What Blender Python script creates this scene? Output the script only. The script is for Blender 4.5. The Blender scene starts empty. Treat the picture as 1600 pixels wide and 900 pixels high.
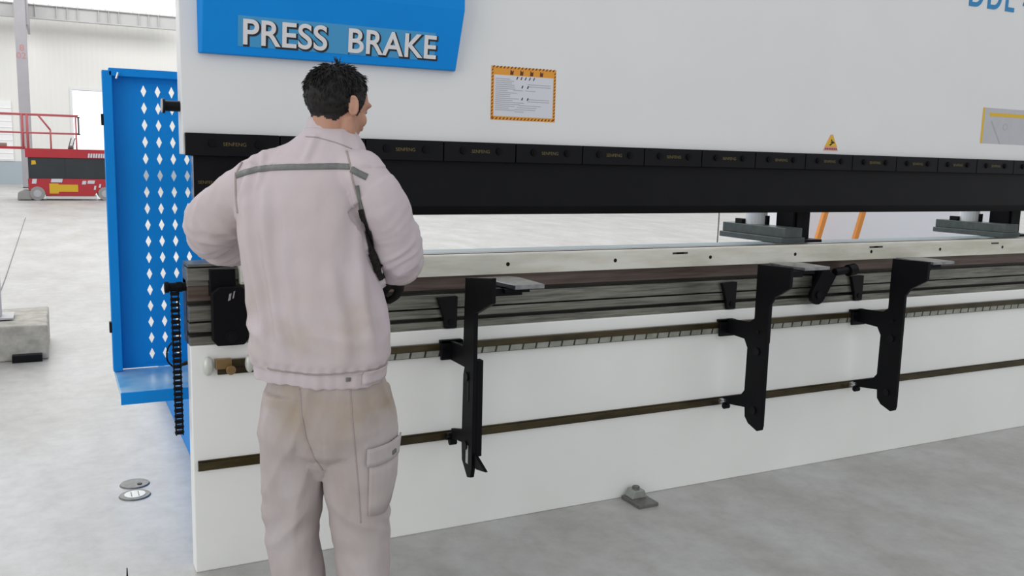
import bpy, bmesh, math, random
import numpy as np
from mathutils import Vector, Matrix, noise
from mathutils.bvhtree import BVHTree

random.seed(7)
S = bpy.context.scene
COL = S.collection
R = math.radians

# ------------------------------------------------------------------ camera, sky, sun, exposure
def make_camera():
    cd = bpy.data.cameras.new('camera')
    cd.sensor_fit = 'HORIZONTAL'
    cd.sensor_width = 36.0
    cd.lens = 36.0 * 1400.0 / 1600.0
    cd.clip_start = 0.05
    cd.clip_end = 300
    o = bpy.data.objects.new('camera', cd)
    COL.objects.link(o)
    X = Vector((0.89133679, -0.45268652, 0.02436469))      # image right in world axes
    D = Vector((-0.04287443, -0.13767938, -0.98954847))    # image down
    F = Vector((0.45130977, 0.88097634, -0.14212737))      # viewing direction
    U = -D
    B = -F
    m = Matrix(((X.x, U.x, B.x, 0.0), (X.y, U.y, B.y, -3.1048), (X.z, U.z, B.z, 1.45), (0, 0, 0, 1)))
    o.matrix_world = m
    S.camera = o
make_camera()

w = bpy.data.worlds.new('sky')
S.world = w
w.use_nodes = True
bg = w.node_tree.nodes['Background']
bg.inputs[0].default_value = (0.955, 0.975, 1.0, 1)
bg.inputs[1].default_value = 0.80

def sun(name, rx, rz, strength, angle, color=(1, 1, 1)):
    l = bpy.data.lights.new(name, 'SUN')
    l.energy = strength
    l.angle = R(angle)
    l.color = color
    o = bpy.data.objects.new(name, l)
    COL.objects.link(o)
    o.rotation_euler = (R(rx), 0, R(rz))
    return o
# soft daylight from the roof lights behind the machine, falling towards the viewer
sun('roof_daylight', -42, 12, 1.15, 45, (1.0, 0.985, 0.95))

def area(name, loc, target, sx, sy, power, color=(1, 1, 1)):
    l = bpy.data.lights.new(name, 'AREA')
    l.shape = 'RECTANGLE'; l.size = sx; l.size_y = sy
    l.energy = power; l.color = color
    o = bpy.data.objects.new(name, l)
    COL.objects.link(o)
    o.location = loc
    o.rotation_euler = (Vector(target) - Vector(loc)).to_track_quat('-Z', 'Y').to_euler()
    return o
# added soft fill lamps; the first brightens everything from the left
area('left_fill', (-7.5, -5.0, 2.9), (1.5, 0.2, 1.6), 5.0, 4.5, 200, (1.0, 0.99, 0.97))
area('far_wall_fill', (2, 27, 11), (2, 38, 3), 24, 5, 1250)  # added lamp that brightens the back wall
area('far_floor_fill', (0, 15, 9), (0, 15, 0), 18, 8, 500)  # added lamp that brightens the far floor

S.view_settings.view_transform = 'Standard'
S.view_settings.look = 'None'
S.view_settings.gamma = 1.0
S.view_settings.exposure = 0.0
S.view_settings.use_curve_mapping = False

# ------------------------------------------------------------------ materials
def lin(c):
    c = c / 255.0
    return c / 12.92 if c <= 0.04045 else ((c + 0.055) / 1.055) ** 2.4
def rgb(r, g, b):
    return (lin(r), lin(g), lin(b), 1)

def mat(name, col, rough=0.5, metal=0.0, var=0.0, scale=8.0, bump=0.0, bscale=60.0, spec=0.5, col2=None, stretch=None):
    m = bpy.data.materials.new(name)
    m.use_nodes = True
    nt = m.node_tree
    p = nt.nodes['Principled BSDF']
    p.inputs['Base Color'].default_value = col
    p.inputs['Roughness'].default_value = rough
    p.inputs['Metallic'].default_value = metal
    p.inputs['Specular IOR Level'].default_value = spec
    tc = nt.nodes.new('ShaderNodeTexCoord')
    mp = nt.nodes.new('ShaderNodeMapping')
    if stretch:
        mp.inputs['Scale'].default_value = stretch
    nt.links.new(tc.outputs['Object'], mp.inputs['Vector'])
    if var > 0 or col2:
        n = nt.nodes.new('ShaderNodeTexNoise')
        n.inputs['Scale'].default_value = scale
        n.inputs['Detail'].default_value = 6
        n.inputs['Roughness'].default_value = 0.6
        nt.links.new(mp.outputs['Vector'], n.inputs['Vector'])
        rp = nt.nodes.new('ShaderNodeValToRGB')
        c2 = col2 or tuple(max(0, c * (1 - var)) for c in col[:3]) + (1,)
        rp.color_ramp.elements[0].position = 0.35
        rp.color_ramp.elements[0].color = c2
        rp.color_ramp.elements[1].position = 0.65
        rp.color_ramp.elements[1].color = col
        nt.links.new(n.outputs['Fac'], rp.inputs['Fac'])
        nt.links.new(rp.outputs['Color'], p.inputs['Base Color'])
    if bump > 0:
        b = nt.nodes.new('ShaderNodeBump')
        b.inputs['Strength'].default_value = bump
        b.inputs['Distance'].default_value = 0.01
        n2 = nt.nodes.new('ShaderNodeTexNoise')
        n2.inputs['Scale'].default_value = bscale
        n2.inputs['Detail'].default_value = 5
        nt.links.new(mp.outputs['Vector'], n2.inputs['Vector'])
        nt.links.new(n2.outputs['Fac'], b.inputs['Height'])
        nt.links.new(b.outputs['Normal'], p.inputs['Normal'])
    return m

def emis(name, col, s):
    m = bpy.data.materials.new(name)
    m.use_nodes = True
    p = m.node_tree.nodes['Principled BSDF']
    p.inputs['Base Color'].default_value = col
    p.inputs['Emission Color'].default_value = col
    p.inputs['Emission Strength'].default_value = s
    return m

M = {}
M['white'] = mat('white_paint', rgb(228, 229, 229), 0.42, var=0.03, scale=2.5)
M['apron'] = mat('apron_white_paint', rgb(244, 245, 242), 0.38, var=0.04, scale=1.8)
M['blue'] = mat('blue_paint', (0.004, 0.255, 0.74, 1), 0.5, var=0.06, scale=4, spec=0.15)
M['blue_tray'] = mat('dusty_sheen_blue_paint', (0.10, 0.36, 0.66, 1), 0.3, scale=6, col2=(0.36, 0.56, 0.74, 1))  # whitish second colour paints dust and sheen on the tray
M['sign_patch'] = mat('pale_blue_film', (0.045, 0.30, 0.58, 1), 0.4)
M['black'] = mat('black_oxide', (0.0065, 0.0065, 0.008, 1), 0.42, var=0.25, scale=5, spec=0.14)
M['black2'] = mat('black_paint', (0.004, 0.004, 0.0055, 1), 0.5, var=0.2, scale=9, spec=0.13)
M['die'] = mat('ground_steel', (0.72, 0.715, 0.65, 1), 0.42, 0.2, scale=3.0, col2=(0.55, 0.53, 0.44, 1), stretch=(1, 4, 6), bump=0.05, bscale=30)
M['bedlight'] = mat('oiled_steel', (0.24, 0.24, 0.205, 1), 0.34, 0.5, scale=9, col2=(0.10, 0.098, 0.085, 1), stretch=(0.6, 3, 12))
M['beddark'] = mat('dark_oiled_steel', (0.05, 0.047, 0.042, 1), 0.35, 0.4, scale=7, col2=(0.028, 0.026, 0.023, 1), stretch=(0.6, 3, 10))
M['bedbrown'] = mat('rust_brown_steel', (0.155, 0.115, 0.098, 1), 0.4, 0.4, scale=6, col2=(0.08, 0.055, 0.045, 1), stretch=(0.5, 3, 10))
M['rail'] = mat('greased_rail', (0.07, 0.052, 0.018, 1), 0.3, 0.4, scale=6, col2=(0.028, 0.021, 0.009, 1), stretch=(0.8, 3, 3))
M['railpale'] = mat('pale_rail_face', (0.36, 0.37, 0.33, 1), 0.35, 0.3, scale=14, col2=(0.24, 0.25, 0.20, 1))
M['palelug'] = mat('pale_lug', (0.62, 0.63, 0.58, 1), 0.35, 0.2)
M['shiny'] = mat('bare_milled_steel', (0.34, 0.35, 0.36, 1), 0.28, 0.8, scale=20, col2=(0.18, 0.18, 0.19, 1))
M['chrome'] = mat('bright_zinc', (0.65, 0.66, 0.67, 1), 0.22, 0.9)
M['brass'] = mat('brass', (0.30, 0.20, 0.09, 1), 0.35, 0.7)
M['gauge'] = mat('grey_green_paint', (0.075, 0.095, 0.09, 1), 0.4, var=0.3, scale=20)
M['paleblue'] = mat('pale_blue_steel', (0.26, 0.34, 0.37, 1), 0.5, 0.0, var=0.2, scale=3)
M['silver'] = mat('silver_lettering', (0.72, 0.72, 0.74, 1), 0.4)
M['ink'] = mat('black_ink', (0.01, 0.01, 0.012, 1), 0.5)
M['gilt'] = mat('dull_gilt', (0.14, 0.11, 0.042, 1), 0.4, 0.3)
M['greyink'] = mat('grey_print', (0.42, 0.42, 0.45, 1), 0.6)
M['cyanink'] = mat('blue_print', (0.01, 0.22, 0.50, 1), 0.5)
M['paper'] = mat('paper', (0.66, 0.67, 0.73, 1), 0.5)
M['orange'] = mat('orange_print', (0.75, 0.32, 0.03, 1), 0.5)
M['yellow'] = mat('yellow_print', (0.72, 0.45, 0.02, 1), 0.5)
M['redpink'] = mat('red_pink_print', (0.75, 0.30, 0.28, 1), 0.5)
M['darkred'] = mat('dark_red_print', (0.10, 0.02, 0.012, 1), 0.5)
M['liftred'] = mat('lift_red_paint', (0.50, 0.028, 0.04, 1), 0.4, var=0.1, scale=2)
M['liftpink'] = mat('lift_faded_red', (0.56, 0.14, 0.15, 1), 0.45)
M['liftdark'] = mat('lift_dark_cover', (0.030, 0.036, 0.042, 1), 0.5, var=0.2, scale=2)
M['tyre'] = mat('grey_rubber', (0.33, 0.33, 0.32, 1), 0.7)
M['grey'] = mat('grey_paint', (0.50, 0.50, 0.52, 1), 0.5, var=0.06, scale=2)
M['column'] = mat('column_grey_paint', (0.36, 0.35, 0.37, 1), 0.5, var=0.06, scale=2)
M['girder'] = mat('girder_grey_paint', (0.55, 0.55, 0.54, 1), 0.5, var=0.08, scale=1)
M['concrete'] = mat('rough_concrete', (0.50, 0.48, 0.43, 1), 0.85, var=0.3, scale=12, bump=0.6, bscale=25)
M['orangep'] = mat('orange_paint', (0.75, 0.27, 0.04, 1), 0.45)
M['steelgrey'] = mat('weathered_steel', (0.20, 0.20, 0.19, 1), 0.5, 0.4, var=0.3, scale=40)
M['jacket'] = mat('washed_mauve_cotton', (0.575, 0.510, 0.545, 1), 0.9, scale=3.6, col2=(0.53, 0.455, 0.455, 1), bump=0.12, bscale=35, spec=0.1, stretch=(1, 1, 0.6))
M['trouser'] = mat('faded_work_trousers', (0.52, 0.475, 0.485, 1), 0.9, scale=3.5, col2=(0.40, 0.345, 0.325, 1), bump=0.15, bscale=35, spec=0.1, stretch=(1, 1, 0.5))
M['stripe'] = mat('grey_reflective_tape', (0.165, 0.175, 0.165, 1), 0.6, var=0.2, scale=60)
M['seam'] = mat('seam_cotton', (0.36, 0.30, 0.29, 1), 0.95)
M['skin'] = mat('skin', (0.50, 0.28, 0.20, 1), 0.5, scale=14, col2=(0.44, 0.225, 0.155, 1), spec=0.3)
M['hair'] = mat('black_hair', (0.009, 0.008, 0.008, 1), 0.55, scale=60, col2=(0.016, 0.014, 0.013, 1), spec=0.25)
M['eye'] = mat('eye_white', (0.6, 0.6, 0.58, 1), 0.2)
M['lip'] = mat('lips', (0.42, 0.17, 0.14, 1), 0.5)
M['glove'] = mat('black_work_glove', (0.014, 0.013, 0.013, 1), 0.7, var=0.2, scale=60, spec=0.2)
M['shoe'] = mat('black_leather', (0.015, 0.014, 0.014, 1), 0.4)

def soil(m, z0, halfw, col):
    """Grubby patch worn into the cloth at a given height."""
    nt = m.node_tree; p = nt.nodes['Principled BSDF']
    src = p.inputs['Base Color'].links[0].from_socket
    tc = nt.nodes.new('ShaderNodeTexCoord'); sx = nt.nodes.new('ShaderNodeSeparateXYZ')
    nt.links.new(tc.outputs['Object'], sx.inputs[0])
    def mth(op, a, b_):
        n = nt.nodes.new('ShaderNodeMath'); n.operation = op; n.use_clamp = op == 'SUBTRACT' and b_ != z0
        for i, v in enumerate((a, b_)):
            if isinstance(v, (int, float)): n.inputs[i].default_value = v
            else: nt.links.new(v, n.inputs[i])
        return n.outputs[0]
    d = mth('DIVIDE', mth('ABSOLUTE', mth('SUBTRACT', sx.outputs['Z'], z0), 0), halfw)
    band = mth('SUBTRACT', 1.0, d)
    n = nt.nodes.new('ShaderNodeTexNoise'); n.inputs['Scale'].default_value = 7; n.inputs['Detail'].default_value = 5
    nt.links.new(tc.outputs['Object'], n.inputs['Vector'])
    fac = mth('MULTIPLY', band, mth('MULTIPLY', mth('SUBTRACT', n.outputs['Fac'], 0.40), 4.0))
    mx = nt.nodes.new('ShaderNodeMix'); mx.data_type = 'RGBA'; mx.clamp_factor = True
    nt.links.new(fac, mx.inputs['Factor']); nt.links.new(src, mx.inputs['A']); mx.inputs['B'].default_value = col
    nt.links.new(mx.outputs['Result'], p.inputs['Base Color'])
soil(M['jacket'], 1.0, 0.14, (0.46, 0.395, 0.345, 1))
soil(M['trouser'], 0.77, 0.10, (0.36, 0.29, 0.225, 1))

def floor_material():
    m = bpy.data.materials.new('polished_concrete')
    m.use_nodes = True
    nt = m.node_tree
    p = nt.nodes['Principled BSDF']
    tc = nt.nodes.new('ShaderNodeTexCoord')
    n1 = nt.nodes.new('ShaderNodeTexNoise')
    n1.inputs['Scale'].default_value = 0.8
    n1.inputs['Detail'].default_value = 8
    n1.inputs['Roughness'].default_value = 0.62
    mp = nt.nodes.new('ShaderNodeMapping')
    mp.inputs['Scale'].default_value = (2.2, 1.0, 1)
    mp.inputs['Rotation'].default_value = (0, 0, 0.5)
    nt.links.new(tc.outputs['Object'], mp.inputs['Vector'])
    nt.links.new(mp.outputs['Vector'], n1.inputs['Vector'])
    rp = nt.nodes.new('ShaderNodeValToRGB')
    rp.color_ramp.elements[0].position = 0.36
    rp.color_ramp.elements[0].color = (0.40, 0.39, 0.37, 1)
    rp.color_ramp.elements[1].position = 0.64
    rp.color_ramp.elements[1].color = (0.515, 0.515, 0.51, 1)
    nt.links.new(n1.outputs['Fac'], rp.inputs['Fac'])
    n2 = nt.nodes.new('ShaderNodeTexNoise')
    n2.inputs['Scale'].default_value = 9
    n2.inputs['Detail'].default_value = 9
    n2.inputs['Roughness'].default_value = 0.7
    nt.links.new(tc.outputs['Object'], n2.inputs['Vector'])
    rp2 = nt.nodes.new('ShaderNodeValToRGB')
    rp2.color_ramp.elements[0].position = 0.3
    rp2.color_ramp.elements[0].color = (0.80, 0.80, 0.79, 1)
    rp2.color_ramp.elements[1].position = 0.6
    rp2.color_ramp.elements[1].color = (1, 1, 1, 1)
    nt.links.new(n2.outputs['Fac'], rp2.inputs['Fac'])
    mx = nt.nodes.new('ShaderNodeMix')
    mx.data_type = 'RGBA'
    mx.blend_type = 'MULTIPLY'
    mx.inputs['Factor'].default_value = 1.0
    nt.links.new(rp.outputs['Color'], mx.inputs['A'])
    nt.links.new(rp2.outputs['Color'], mx.inputs['B'])
    nt.links.new(mx.outputs['Result'], p.inputs['Base Color'])
    p.inputs['Roughness'].default_value = 0.38
    p.inputs['Specular IOR Level'].default_value = 0.5
    return m

def wall_material():
    m = bpy.data.materials.new('corrugated_wall_sheet')
    m.use_nodes = True
    nt = m.node_tree
    p = nt.nodes['Principled BSDF']
    p.inputs['Base Color'].default_value = (0.80, 0.79, 0.75, 1)
    p.inputs['Roughness'].default_value = 0.55
    tc = nt.nodes.new('ShaderNodeTexCoord')
    wv = nt.nodes.new('ShaderNodeTexWave')
    wv.bands_direction = 'X'
    wv.inputs['Scale'].default_value = 1.6
    nt.links.new(tc.outputs['Object'], wv.inputs['Vector'])
    b = nt.nodes.new('ShaderNodeBump')
    b.inputs['Strength'].default_value = 0.25
    b.inputs['Distance'].default_value = 0.03
    nt.links.new(wv.outputs['Fac'], b.inputs['Height'])
    nt.links.new(b.outputs['Normal'], p.inputs['Normal'])
    return m

# ------------------------------------------------------------------ mesh helpers
def nb():
    return bmesh.new()

def box(bm, x0, x1, y0, y1, z0, z1):
    vs = [bm.verts.new((x, y, z)) for z in (z0, z1) for y in (y0, y1) for x in (x0, x1)]
    for f in ((0, 2, 3, 1), (4, 5, 7, 6), (0, 1, 5, 4), (2, 6, 7, 3), (0, 4, 6, 2), (1, 3, 7, 5)):
        bm.faces.new([vs[i] for i in f])
    return vs

def prism(bm, pts, axis, a0, a1):
    """Extrude a closed 2-D outline along an axis. pts are (u, v): axis x -> (y,z), y -> (x,z), z -> (x,y)."""
    def P(p, a):
        if axis == 'x': return (a, p[0], p[1])
        if axis == 'y': return (p[0], a, p[1])
        return (p[0], p[1], a)
    A = [bm.verts.new(P(p, a0)) for p in pts]
    B = [bm.verts.new(P(p, a1)) for p in pts]
    n = len(pts)
    bm.faces.new(A)
    bm.faces.new(B[::-1])
    for i in range(n):
        j = (i + 1) % n
        bm.faces.new((A[i], B[i], B[j], A[j]))

def frame_of(d):
    d = d.normalized()
    u = Vector((0, 0, 1)) if abs(d.z) < 0.9 else Vector((1, 0, 0))
    a = d.cross(u).normalized()
    b = d.cross(a).normalized()
    return a, b

def cyl(bm, p0, p1, r0, r1=None, n=20):
    p0, p1 = Vector(p0), Vector(p1)
    r1 = r0 if r1 is None else r1
    a, b = frame_of(p1 - p0)
    A, B = [], []
    for i in range(n):
        t = 2 * math.pi * i / n
        d = a * math.cos(t) + b * math.sin(t)
        A.append(bm.verts.new(p0 + d * r0))
        B.append(bm.verts.new(p1 + d * r1))
    bm.faces.new(A)
    bm.faces.new(B[::-1])
    for i in range(n):
        j = (i + 1) % n
        bm.faces.new((A[i], B[i], B[j], A[j]))

def loft(bm, rings, cap=True):
    V = [[bm.verts.new(p) for p in r] for r in rings]
    n = len(V[0])
    for k in range(len(V) - 1):
        for i in range(n):
            j = (i + 1) % n
            bm.faces.new((V[k][i], V[k][j], V[k + 1][j], V[k + 1][i]))
    if cap:
        bm.faces.new(V[0][::-1])
        bm.faces.new(V[-1])

def tube(bm, pts, rads, n=18, smooth=4, cap_round=True):
    """Smooth swept tube through points with radii (Catmull-Rom), rounded ends."""
    pts = [Vector(p) for p in pts]
    P, Q = [], []
    m = len(pts)
    for i in range(m - 1):
        p0, p1, p2, p3 = pts[max(i - 1, 0)], pts[i], pts[i + 1], pts[min(i + 2, m - 1)]
        for k in range(smooth):
            t = k / smooth
            v = 0.5 * ((2 * p1) + (p2 - p0) * t + (2 * p0 - 5 * p1 + 4 * p2 - p3) * t * t + (3 * p1 - p0 - 3 * p2 + p3) * t ** 3)
            P.append(v)
            Q.append(rads[i] * (1 - t) + rads[i + 1] * t)
    P.append(pts[-1]); Q.append(rads[-1])
    rings = []
    a = None
    L = len(P)
    for i in range(L):
        d = (P[min(i + 1, L - 1)] - P[max(i - 1, 0)]).normalized()
        if a is None:
            a, b = frame_of(d)
        else:
            a = (a - d * a.dot(d)).normalized()
            b = d.cross(a).normalized()
        def ring(c, r):
            return [c + a * (math.cos(2 * math.pi * q / n) * r) + b * (math.sin(2 * math.pi * q / n) * r) for q in range(n)]
        if i == 0 and cap_round:
            for s in (0.95, 0.7, 0.35):
                rings.append(ring(P[0] - d * Q[0] * s, Q[0] * math.sqrt(1 - s * s)))
        rings.append(ring(P[i], Q[i]))
        if i == L - 1 and cap_round:
            for s in (0.35, 0.7, 0.95):
                rings.append(ring(P[i] + d * Q[i] * s, Q[i] * math.sqrt(1 - s * s)))
    loft(bm, rings)

def ellipsoid(bm, c, rx, ry, rz, ax=None, n=20, m=14):
    """ax: 3 unit vectors for the axes."""
    c = Vector(c)
    ax = ax or (Vector((1, 0, 0)), Vector((0, 1, 0)), Vector((0, 0, 1)))
    rings = []
    for i in range(1, m):
        ph = math.pi * i / m
        rings.append([c + ax[0] * (rx * math.sin(ph) * math.cos(2 * math.pi * k / n)) + ax[1] * (ry * math.sin(ph) * math.sin(2 * math.pi * k / n)) - ax[2] * (rz * math.cos(ph)) for k in range(n)])
    loft(bm, rings)

def arc(cx, cz, r, a0, a1, n=6):
    return [(cx + r * math.cos(R(a0 + (a1 - a0) * i / n)), cz + r * math.sin(R(a0 + (a1 - a0) * i / n))) for i in range(n + 1)]

def obj(name, bm, m, parent=None, bevel=0.0, smooth=False, seg=2):
    bmesh.ops.recalc_face_normals(bm, faces=bm.faces[:])
    me = bpy.data.meshes.new(name)
    bm.to_mesh(me)
    bm.free()
    me.materials.append(M[m] if isinstance(m, str) else m)
    if smooth:
        for p in me.polygons:
            p.use_smooth = True
    o = bpy.data.objects.new(name, me)
    COL.objects.link(o)
    if bevel > 0:
        md = o.modifiers.new('bevel', 'BEVEL')
        md.width = bevel
        md.segments = seg
        md.limit_method = 'ANGLE'
        md.angle_limit = R(40)
    if parent is not None:
        o.parent = parent
    return o

def split(o):
    """Give every loose piece of a part an object of its own."""
    q = bmesh.new(); q.from_mesh(o.data)
    left = set(q.verts); groups = []
    while left:
        st = [left.pop()]; g = set(st)
        while st:
            v = st.pop()
            for e in v.link_edges:
                u = e.other_vert(v)
                if u in left: left.discard(u); g.add(u); st.append(u)
        groups.append(g)
    base = o.name.split('.')[0]
    first = True
    for g in groups:
        r = bmesh.new(); mp = {}
        for v in g: mp[v] = r.verts.new(v.co)
        for f in q.faces:
            if f.verts[0] in g:
                nf = r.faces.new([mp[v] for v in f.verts]); nf.smooth = f.smooth
        me = bpy.data.meshes.new(base); r.to_mesh(me); r.free()
        for m_ in o.data.materials: me.materials.append(m_)
        if first:
            o.data = me; first = False
        else:
            c = o.copy(); c.data = me; COL.objects.link(c)
    q.free()
    return o

def tag(o, label=None, cat=None, group=None, kind=None):
    if label: o['label'] = label
    if cat: o['category'] = cat
    if group: o['group'] = group
    if kind: o['kind'] = kind
    return o

def thing(name, label, cat, loc=(0, 0, 0), rz=0, group=None):
    o = bpy.data.objects.new(name, None)
    COL.objects.link(o)
    o.location = loc
    o.rotation_euler = (0, 0, rz)
    o.empty_display_size = 0.1
    return tag(o, label, cat, group)

def dup(root, loc, label, group=None):
    r = root.copy()
    COL.objects.link(r)
    r.location = loc
    r['label'] = label
    if group: r['group'] = group
    for ch in list(root.children):
        c = ch.copy(); COL.objects.link(c); c.parent = r
        for g in ch.children:
            d = g.copy(); COL.objects.link(d); d.parent = c
    return r

TEXTS = {}
def text(name, body, size, m, parent, loc, rot=(R(90), 0, 0), extrude=0.0, offset=0.0, align='LEFT', sx=1.0, shear=0.0, spacing=1.0):
    cu = bpy.data.curves.new(name, 'FONT')
    cu.body = body
    cu.size = size
    cu.extrude = extrude
    cu.offset = offset
    cu.align_x = align
    cu.shear = shear
    cu.space_character = spacing
    cu.materials.append(M[m])
    key = (body, size, m, extrude, offset, align, spacing)
    me = TEXTS.get(key)
    if me is None:
        t = bpy.data.objects.new(name, cu)
        COL.objects.link(t)
        dg = bpy.context.evaluated_depsgraph_get()
        me = bpy.data.meshes.new_from_object(t.evaluated_get(dg))
        bpy.data.objects.remove(t)
        TEXTS[key] = me
    o = bpy.data.objects.new(name, me)
    COL.objects.link(o)
    o.location = loc
    o.rotation_euler = rot
    o.scale = (sx, 1, 1)
    if parent is not None: o.parent = parent
    return o

# ------------------------------------------------------------------ the hall
WY = 38.0
b = nb(); box(b, -80, 90, -14, WY + 6, -0.15, 0)
tag(obj('floor', b, floor_material()), kind='structure')
# back wall of profiled sheet with a doorway; clear daylight strip above
wm = wall_material()
b = nb()
box(b, -80, 0.84, WY, WY + 0.25, 0.9, 6.95)
box(b, 2.9, 90, WY, WY + 0.25, 0.9, 6.95)
box(b, 0.84, 2.9, WY, WY + 0.25, 3.80, 6.95)
tag(obj('wall_back', b, wm), kind='structure')
M['dado'] = mat('blue_grey_dado', (0.40, 0.46, 0.50, 1), 0.6)
b = nb(); box(b, -80, 0.84, WY - 0.06, WY + 0.25, 0, 0.9); box(b, 2.9, 90, WY - 0.06, WY + 0.25, 0, 0.9)
tag(obj('baseboard_back', b, 'dado'), kind='structure')
b = nb(); box(b, -80, 90, WY + 0.05, WY + 0.2, 6.95, 13)
tag(obj('window_1', b, emis('daylight_strip', (1, 1, 1, 1), 1.0)), kind='structure')
b = nb()
box(b, -6.0, -1.35, WY - 0.09, WY - 0.01, 0.9, 3.25)
for i in range(9): box(b, -6.0, -1.35, WY - 0.11, WY - 0.09, 0.95 + i * 0.25, 0.98 + i * 0.25)
M['shutter'] = mat('white_shutter', (0.88, 0.88, 0.87, 1), 0.5)
tag(obj('door_1', b, 'shutter'), kind='structure')
b = nb()
box(b, 0.74, 0.84, WY - 0.05, WY + 0.3, 0, 3.9); box(b, 2.9, 3.0, WY - 0.05, WY + 0.3, 0, 3.9); box(b, 0.84, 2.9, WY - 0.05, WY + 0.3, 3.80, 3.9)
tag(obj('door_2', b, 'white'), kind='structure')
b = nb(); box(b, 0.84, 2.9, WY + 0.28, WY + 0.32, 0, 3.80)  # glowing panel added behind the doorway for the bright outdoors
tag(obj('doorway_glow', b, emis('daylit_opening', (1, 1, 1, 1), 1.0)), kind='structure')
# crane girder along the back wall with web stiffeners and clips
b = nb()
y0 = WY - 1.2
box(b, -20, 4.85, y0 - 0.03, y0 + 0.03, 6.36, 6.83)
box(b, -20, 4.85, y0 - 0.14, y0 + 0.14, 6.83, 6.87); box(b, -20, 4.85, y0 - 0.14, y0 + 0.14, 6.33, 6.37)
x = 4.8
k = 0
while x > -12:
    box(b, x - 0.012, x + 0.012, y0 - 0.12, y0, 6.37, 6.83)
    x -= (0.72, 0.36, 0.36)[k % 3] * 1.02; k += 1
for i in range(30): box(b, 4.6 - i * 0.5, 4.64 - i * 0.5, y0 - 0.1, y0 - 0.04, 6.87, 6.92)
tag(obj('trim_1', b, 'girder'), kind='structure')
# portal column with a bracket carrying the girder and two red painted marks
cx, cy = -0.80, 34.0
cl = tag(None or bpy.data.objects.new('column', None), kind='structure')
COL.objects.link(cl); cl.location = (cx, cy, 0)
b = nb()
box(b, -0.18, 0.18, -0.2, -0.18, 0, 12); box(b, -0.18, 0.18, 0.18, 0.2, 0, 12); box(b, -0.008, 0.008, -0.18, 0.18, 0, 12)
box(b, -0.18, 0.18, -0.2, 0.2, 0, 0.03)
obj('column_shaft', b, 'column', cl)
b = nb(); box(b, 0.18, 0.26, -0.1, 3.0, 5.75, 6.35); box(b, 0.18, 0.24, -0.1, 2.9, 6.35, 7.1)
obj('bracket', b, 'column', cl)
M['redmark'] = mat('faded_red_marking', (0.50, 0.20, 0.20, 1), 0.6)
text('painted_mark', '8', 0.30, 'redmark', cl, (-0.07, -0.205, 4.83), sx=1.1)
text('painted_mark', '02', 0.30, 'redmark', cl, (-0.17, -0.205, 4.56), sx=1.05)

# ------------------------------------------------------------------ press brake
XL, XR = 0.385, 9.25
PB = thing('press_brake', 'long white press brake with black tooling bar, steel die and white front apron', 'machine', (0, 0, 0))
# ram: upper beam plate; the rear edge is stiffened
b = nb(); box(b, XL - 0.007, XR, 0, 0.085, 1.44, 2.85)
ram = obj('ram', b, 'white', PB, 0.003)
for ch_, xx in (('D', 4.105), ('D', 4.245), ('L', 4.385), ('4', 4.535)):
    text('lettering', ch_, 0.175, 'cyanink', ram, (xx, -0.0015, 2.268), extrude=0.001, offset=0.003, sx=0.92)
# faint patches where stickers were wiped off stay inside the paint
b = nb(); box(b, XL, XR, 0.0, 0.075, 0.0, 0.803)
apron = obj('apron', b, 'apron', PB, 0.004)
for xs in (0.53, 9.00):
    b = nb()
    prism(b, [(0.09, 0), (2.7, 0), (2.7, 0.18), (0.95, 0.34), (0.88, 0.60), (0.88, 2.8), (0.10, 2.8), (0.10, 1.95), (0.66, 1.80), (0.70, 1.3), (0.70, 0.7), (0.66, 0.55), (0.09, 0.55)], 'x', xs, xs + 0.06)
    obj('side_frame', b, 'blue', PB, 0.004)
# upper table beam ties (rear side of the ram and the table)
b = nb(); box(b, 0.60, 8.99, 0.10, 0.16, 0.1, 0.78)
obj('table_web', b, 'blue', PB)
# crowning table: stepped steel strips under the die
def strip(name, m, z0, z1, yf, x0=XL, x1=XR, yb=0.12):
    q = nb(); box(q, x0, x1, yf, yb, z0, z1); return obj(name, q, m, bed, 0.002)
b = nb(); box(b, XL - 0.002, XR, 0.055, 0.13, 0.803, 1.02)
bed = obj('crowning_table', b, 'beddark', PB)
strip('table_strip', 'bedlight', 0.803, 0.832, 0.010)
strip('table_strip', 'bedlight', 0.846, 0.878, 0.014)
strip('table_strip', 'bedlight', 0.884, 0.936, 0.012)
strip('table_strip', 'bedbrown', 0.950, 1.005, 0.030)
b = nb(); box(b, XL - 0.002, 0.56, 0.012, 0.14, 1.022, 1.064); box(b, XL - 0.002, 0.56, 0.03, 0.14, 1.0, 1.022); box(b, XL, 0.56, 0.02, 0.14, 1.068, 1.078)
obj('die_rail_end', b, 'bedlight', bed, 0.002)
# lower die with a V groove along its top
b = nb()
prism(b, [(-0.030, 1.010), (0.045, 1.010), (0.045, 1.090), (0.020, 1.090), (0.008, 1.072), (-0.004, 1.090), (-0.026, 1.090), (-0.030, 1.086)], 'x', 0.548, XR)
die = obj('lower_die', b, 'die', PB, 0.0015)
b = nb()
for i in range(17):
    xx = 0.565 + i * 0.495
    cyl(b, (xx, -0.0305, 1.048), (xx, -0.024, 1.048), 0.008)
q_ = nb(); box(q_, 0.56, XR, -0.006, 0.046, 1.0895, 1.0925)  # dark strip painting the groove's shadow on the die top
obj('groove_shadow', q_, 'beddark', die)
split(obj('dowel_hole', b, 'black', die))
b = nb()
for xx in (2.34, 2.36, 3.52, 3.55, 4.43): box(b, xx, xx + 0.06, -0.0312, -0.02, 1.066, 1.074)
split(obj('edge_notch', b, 'beddark', die))
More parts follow.
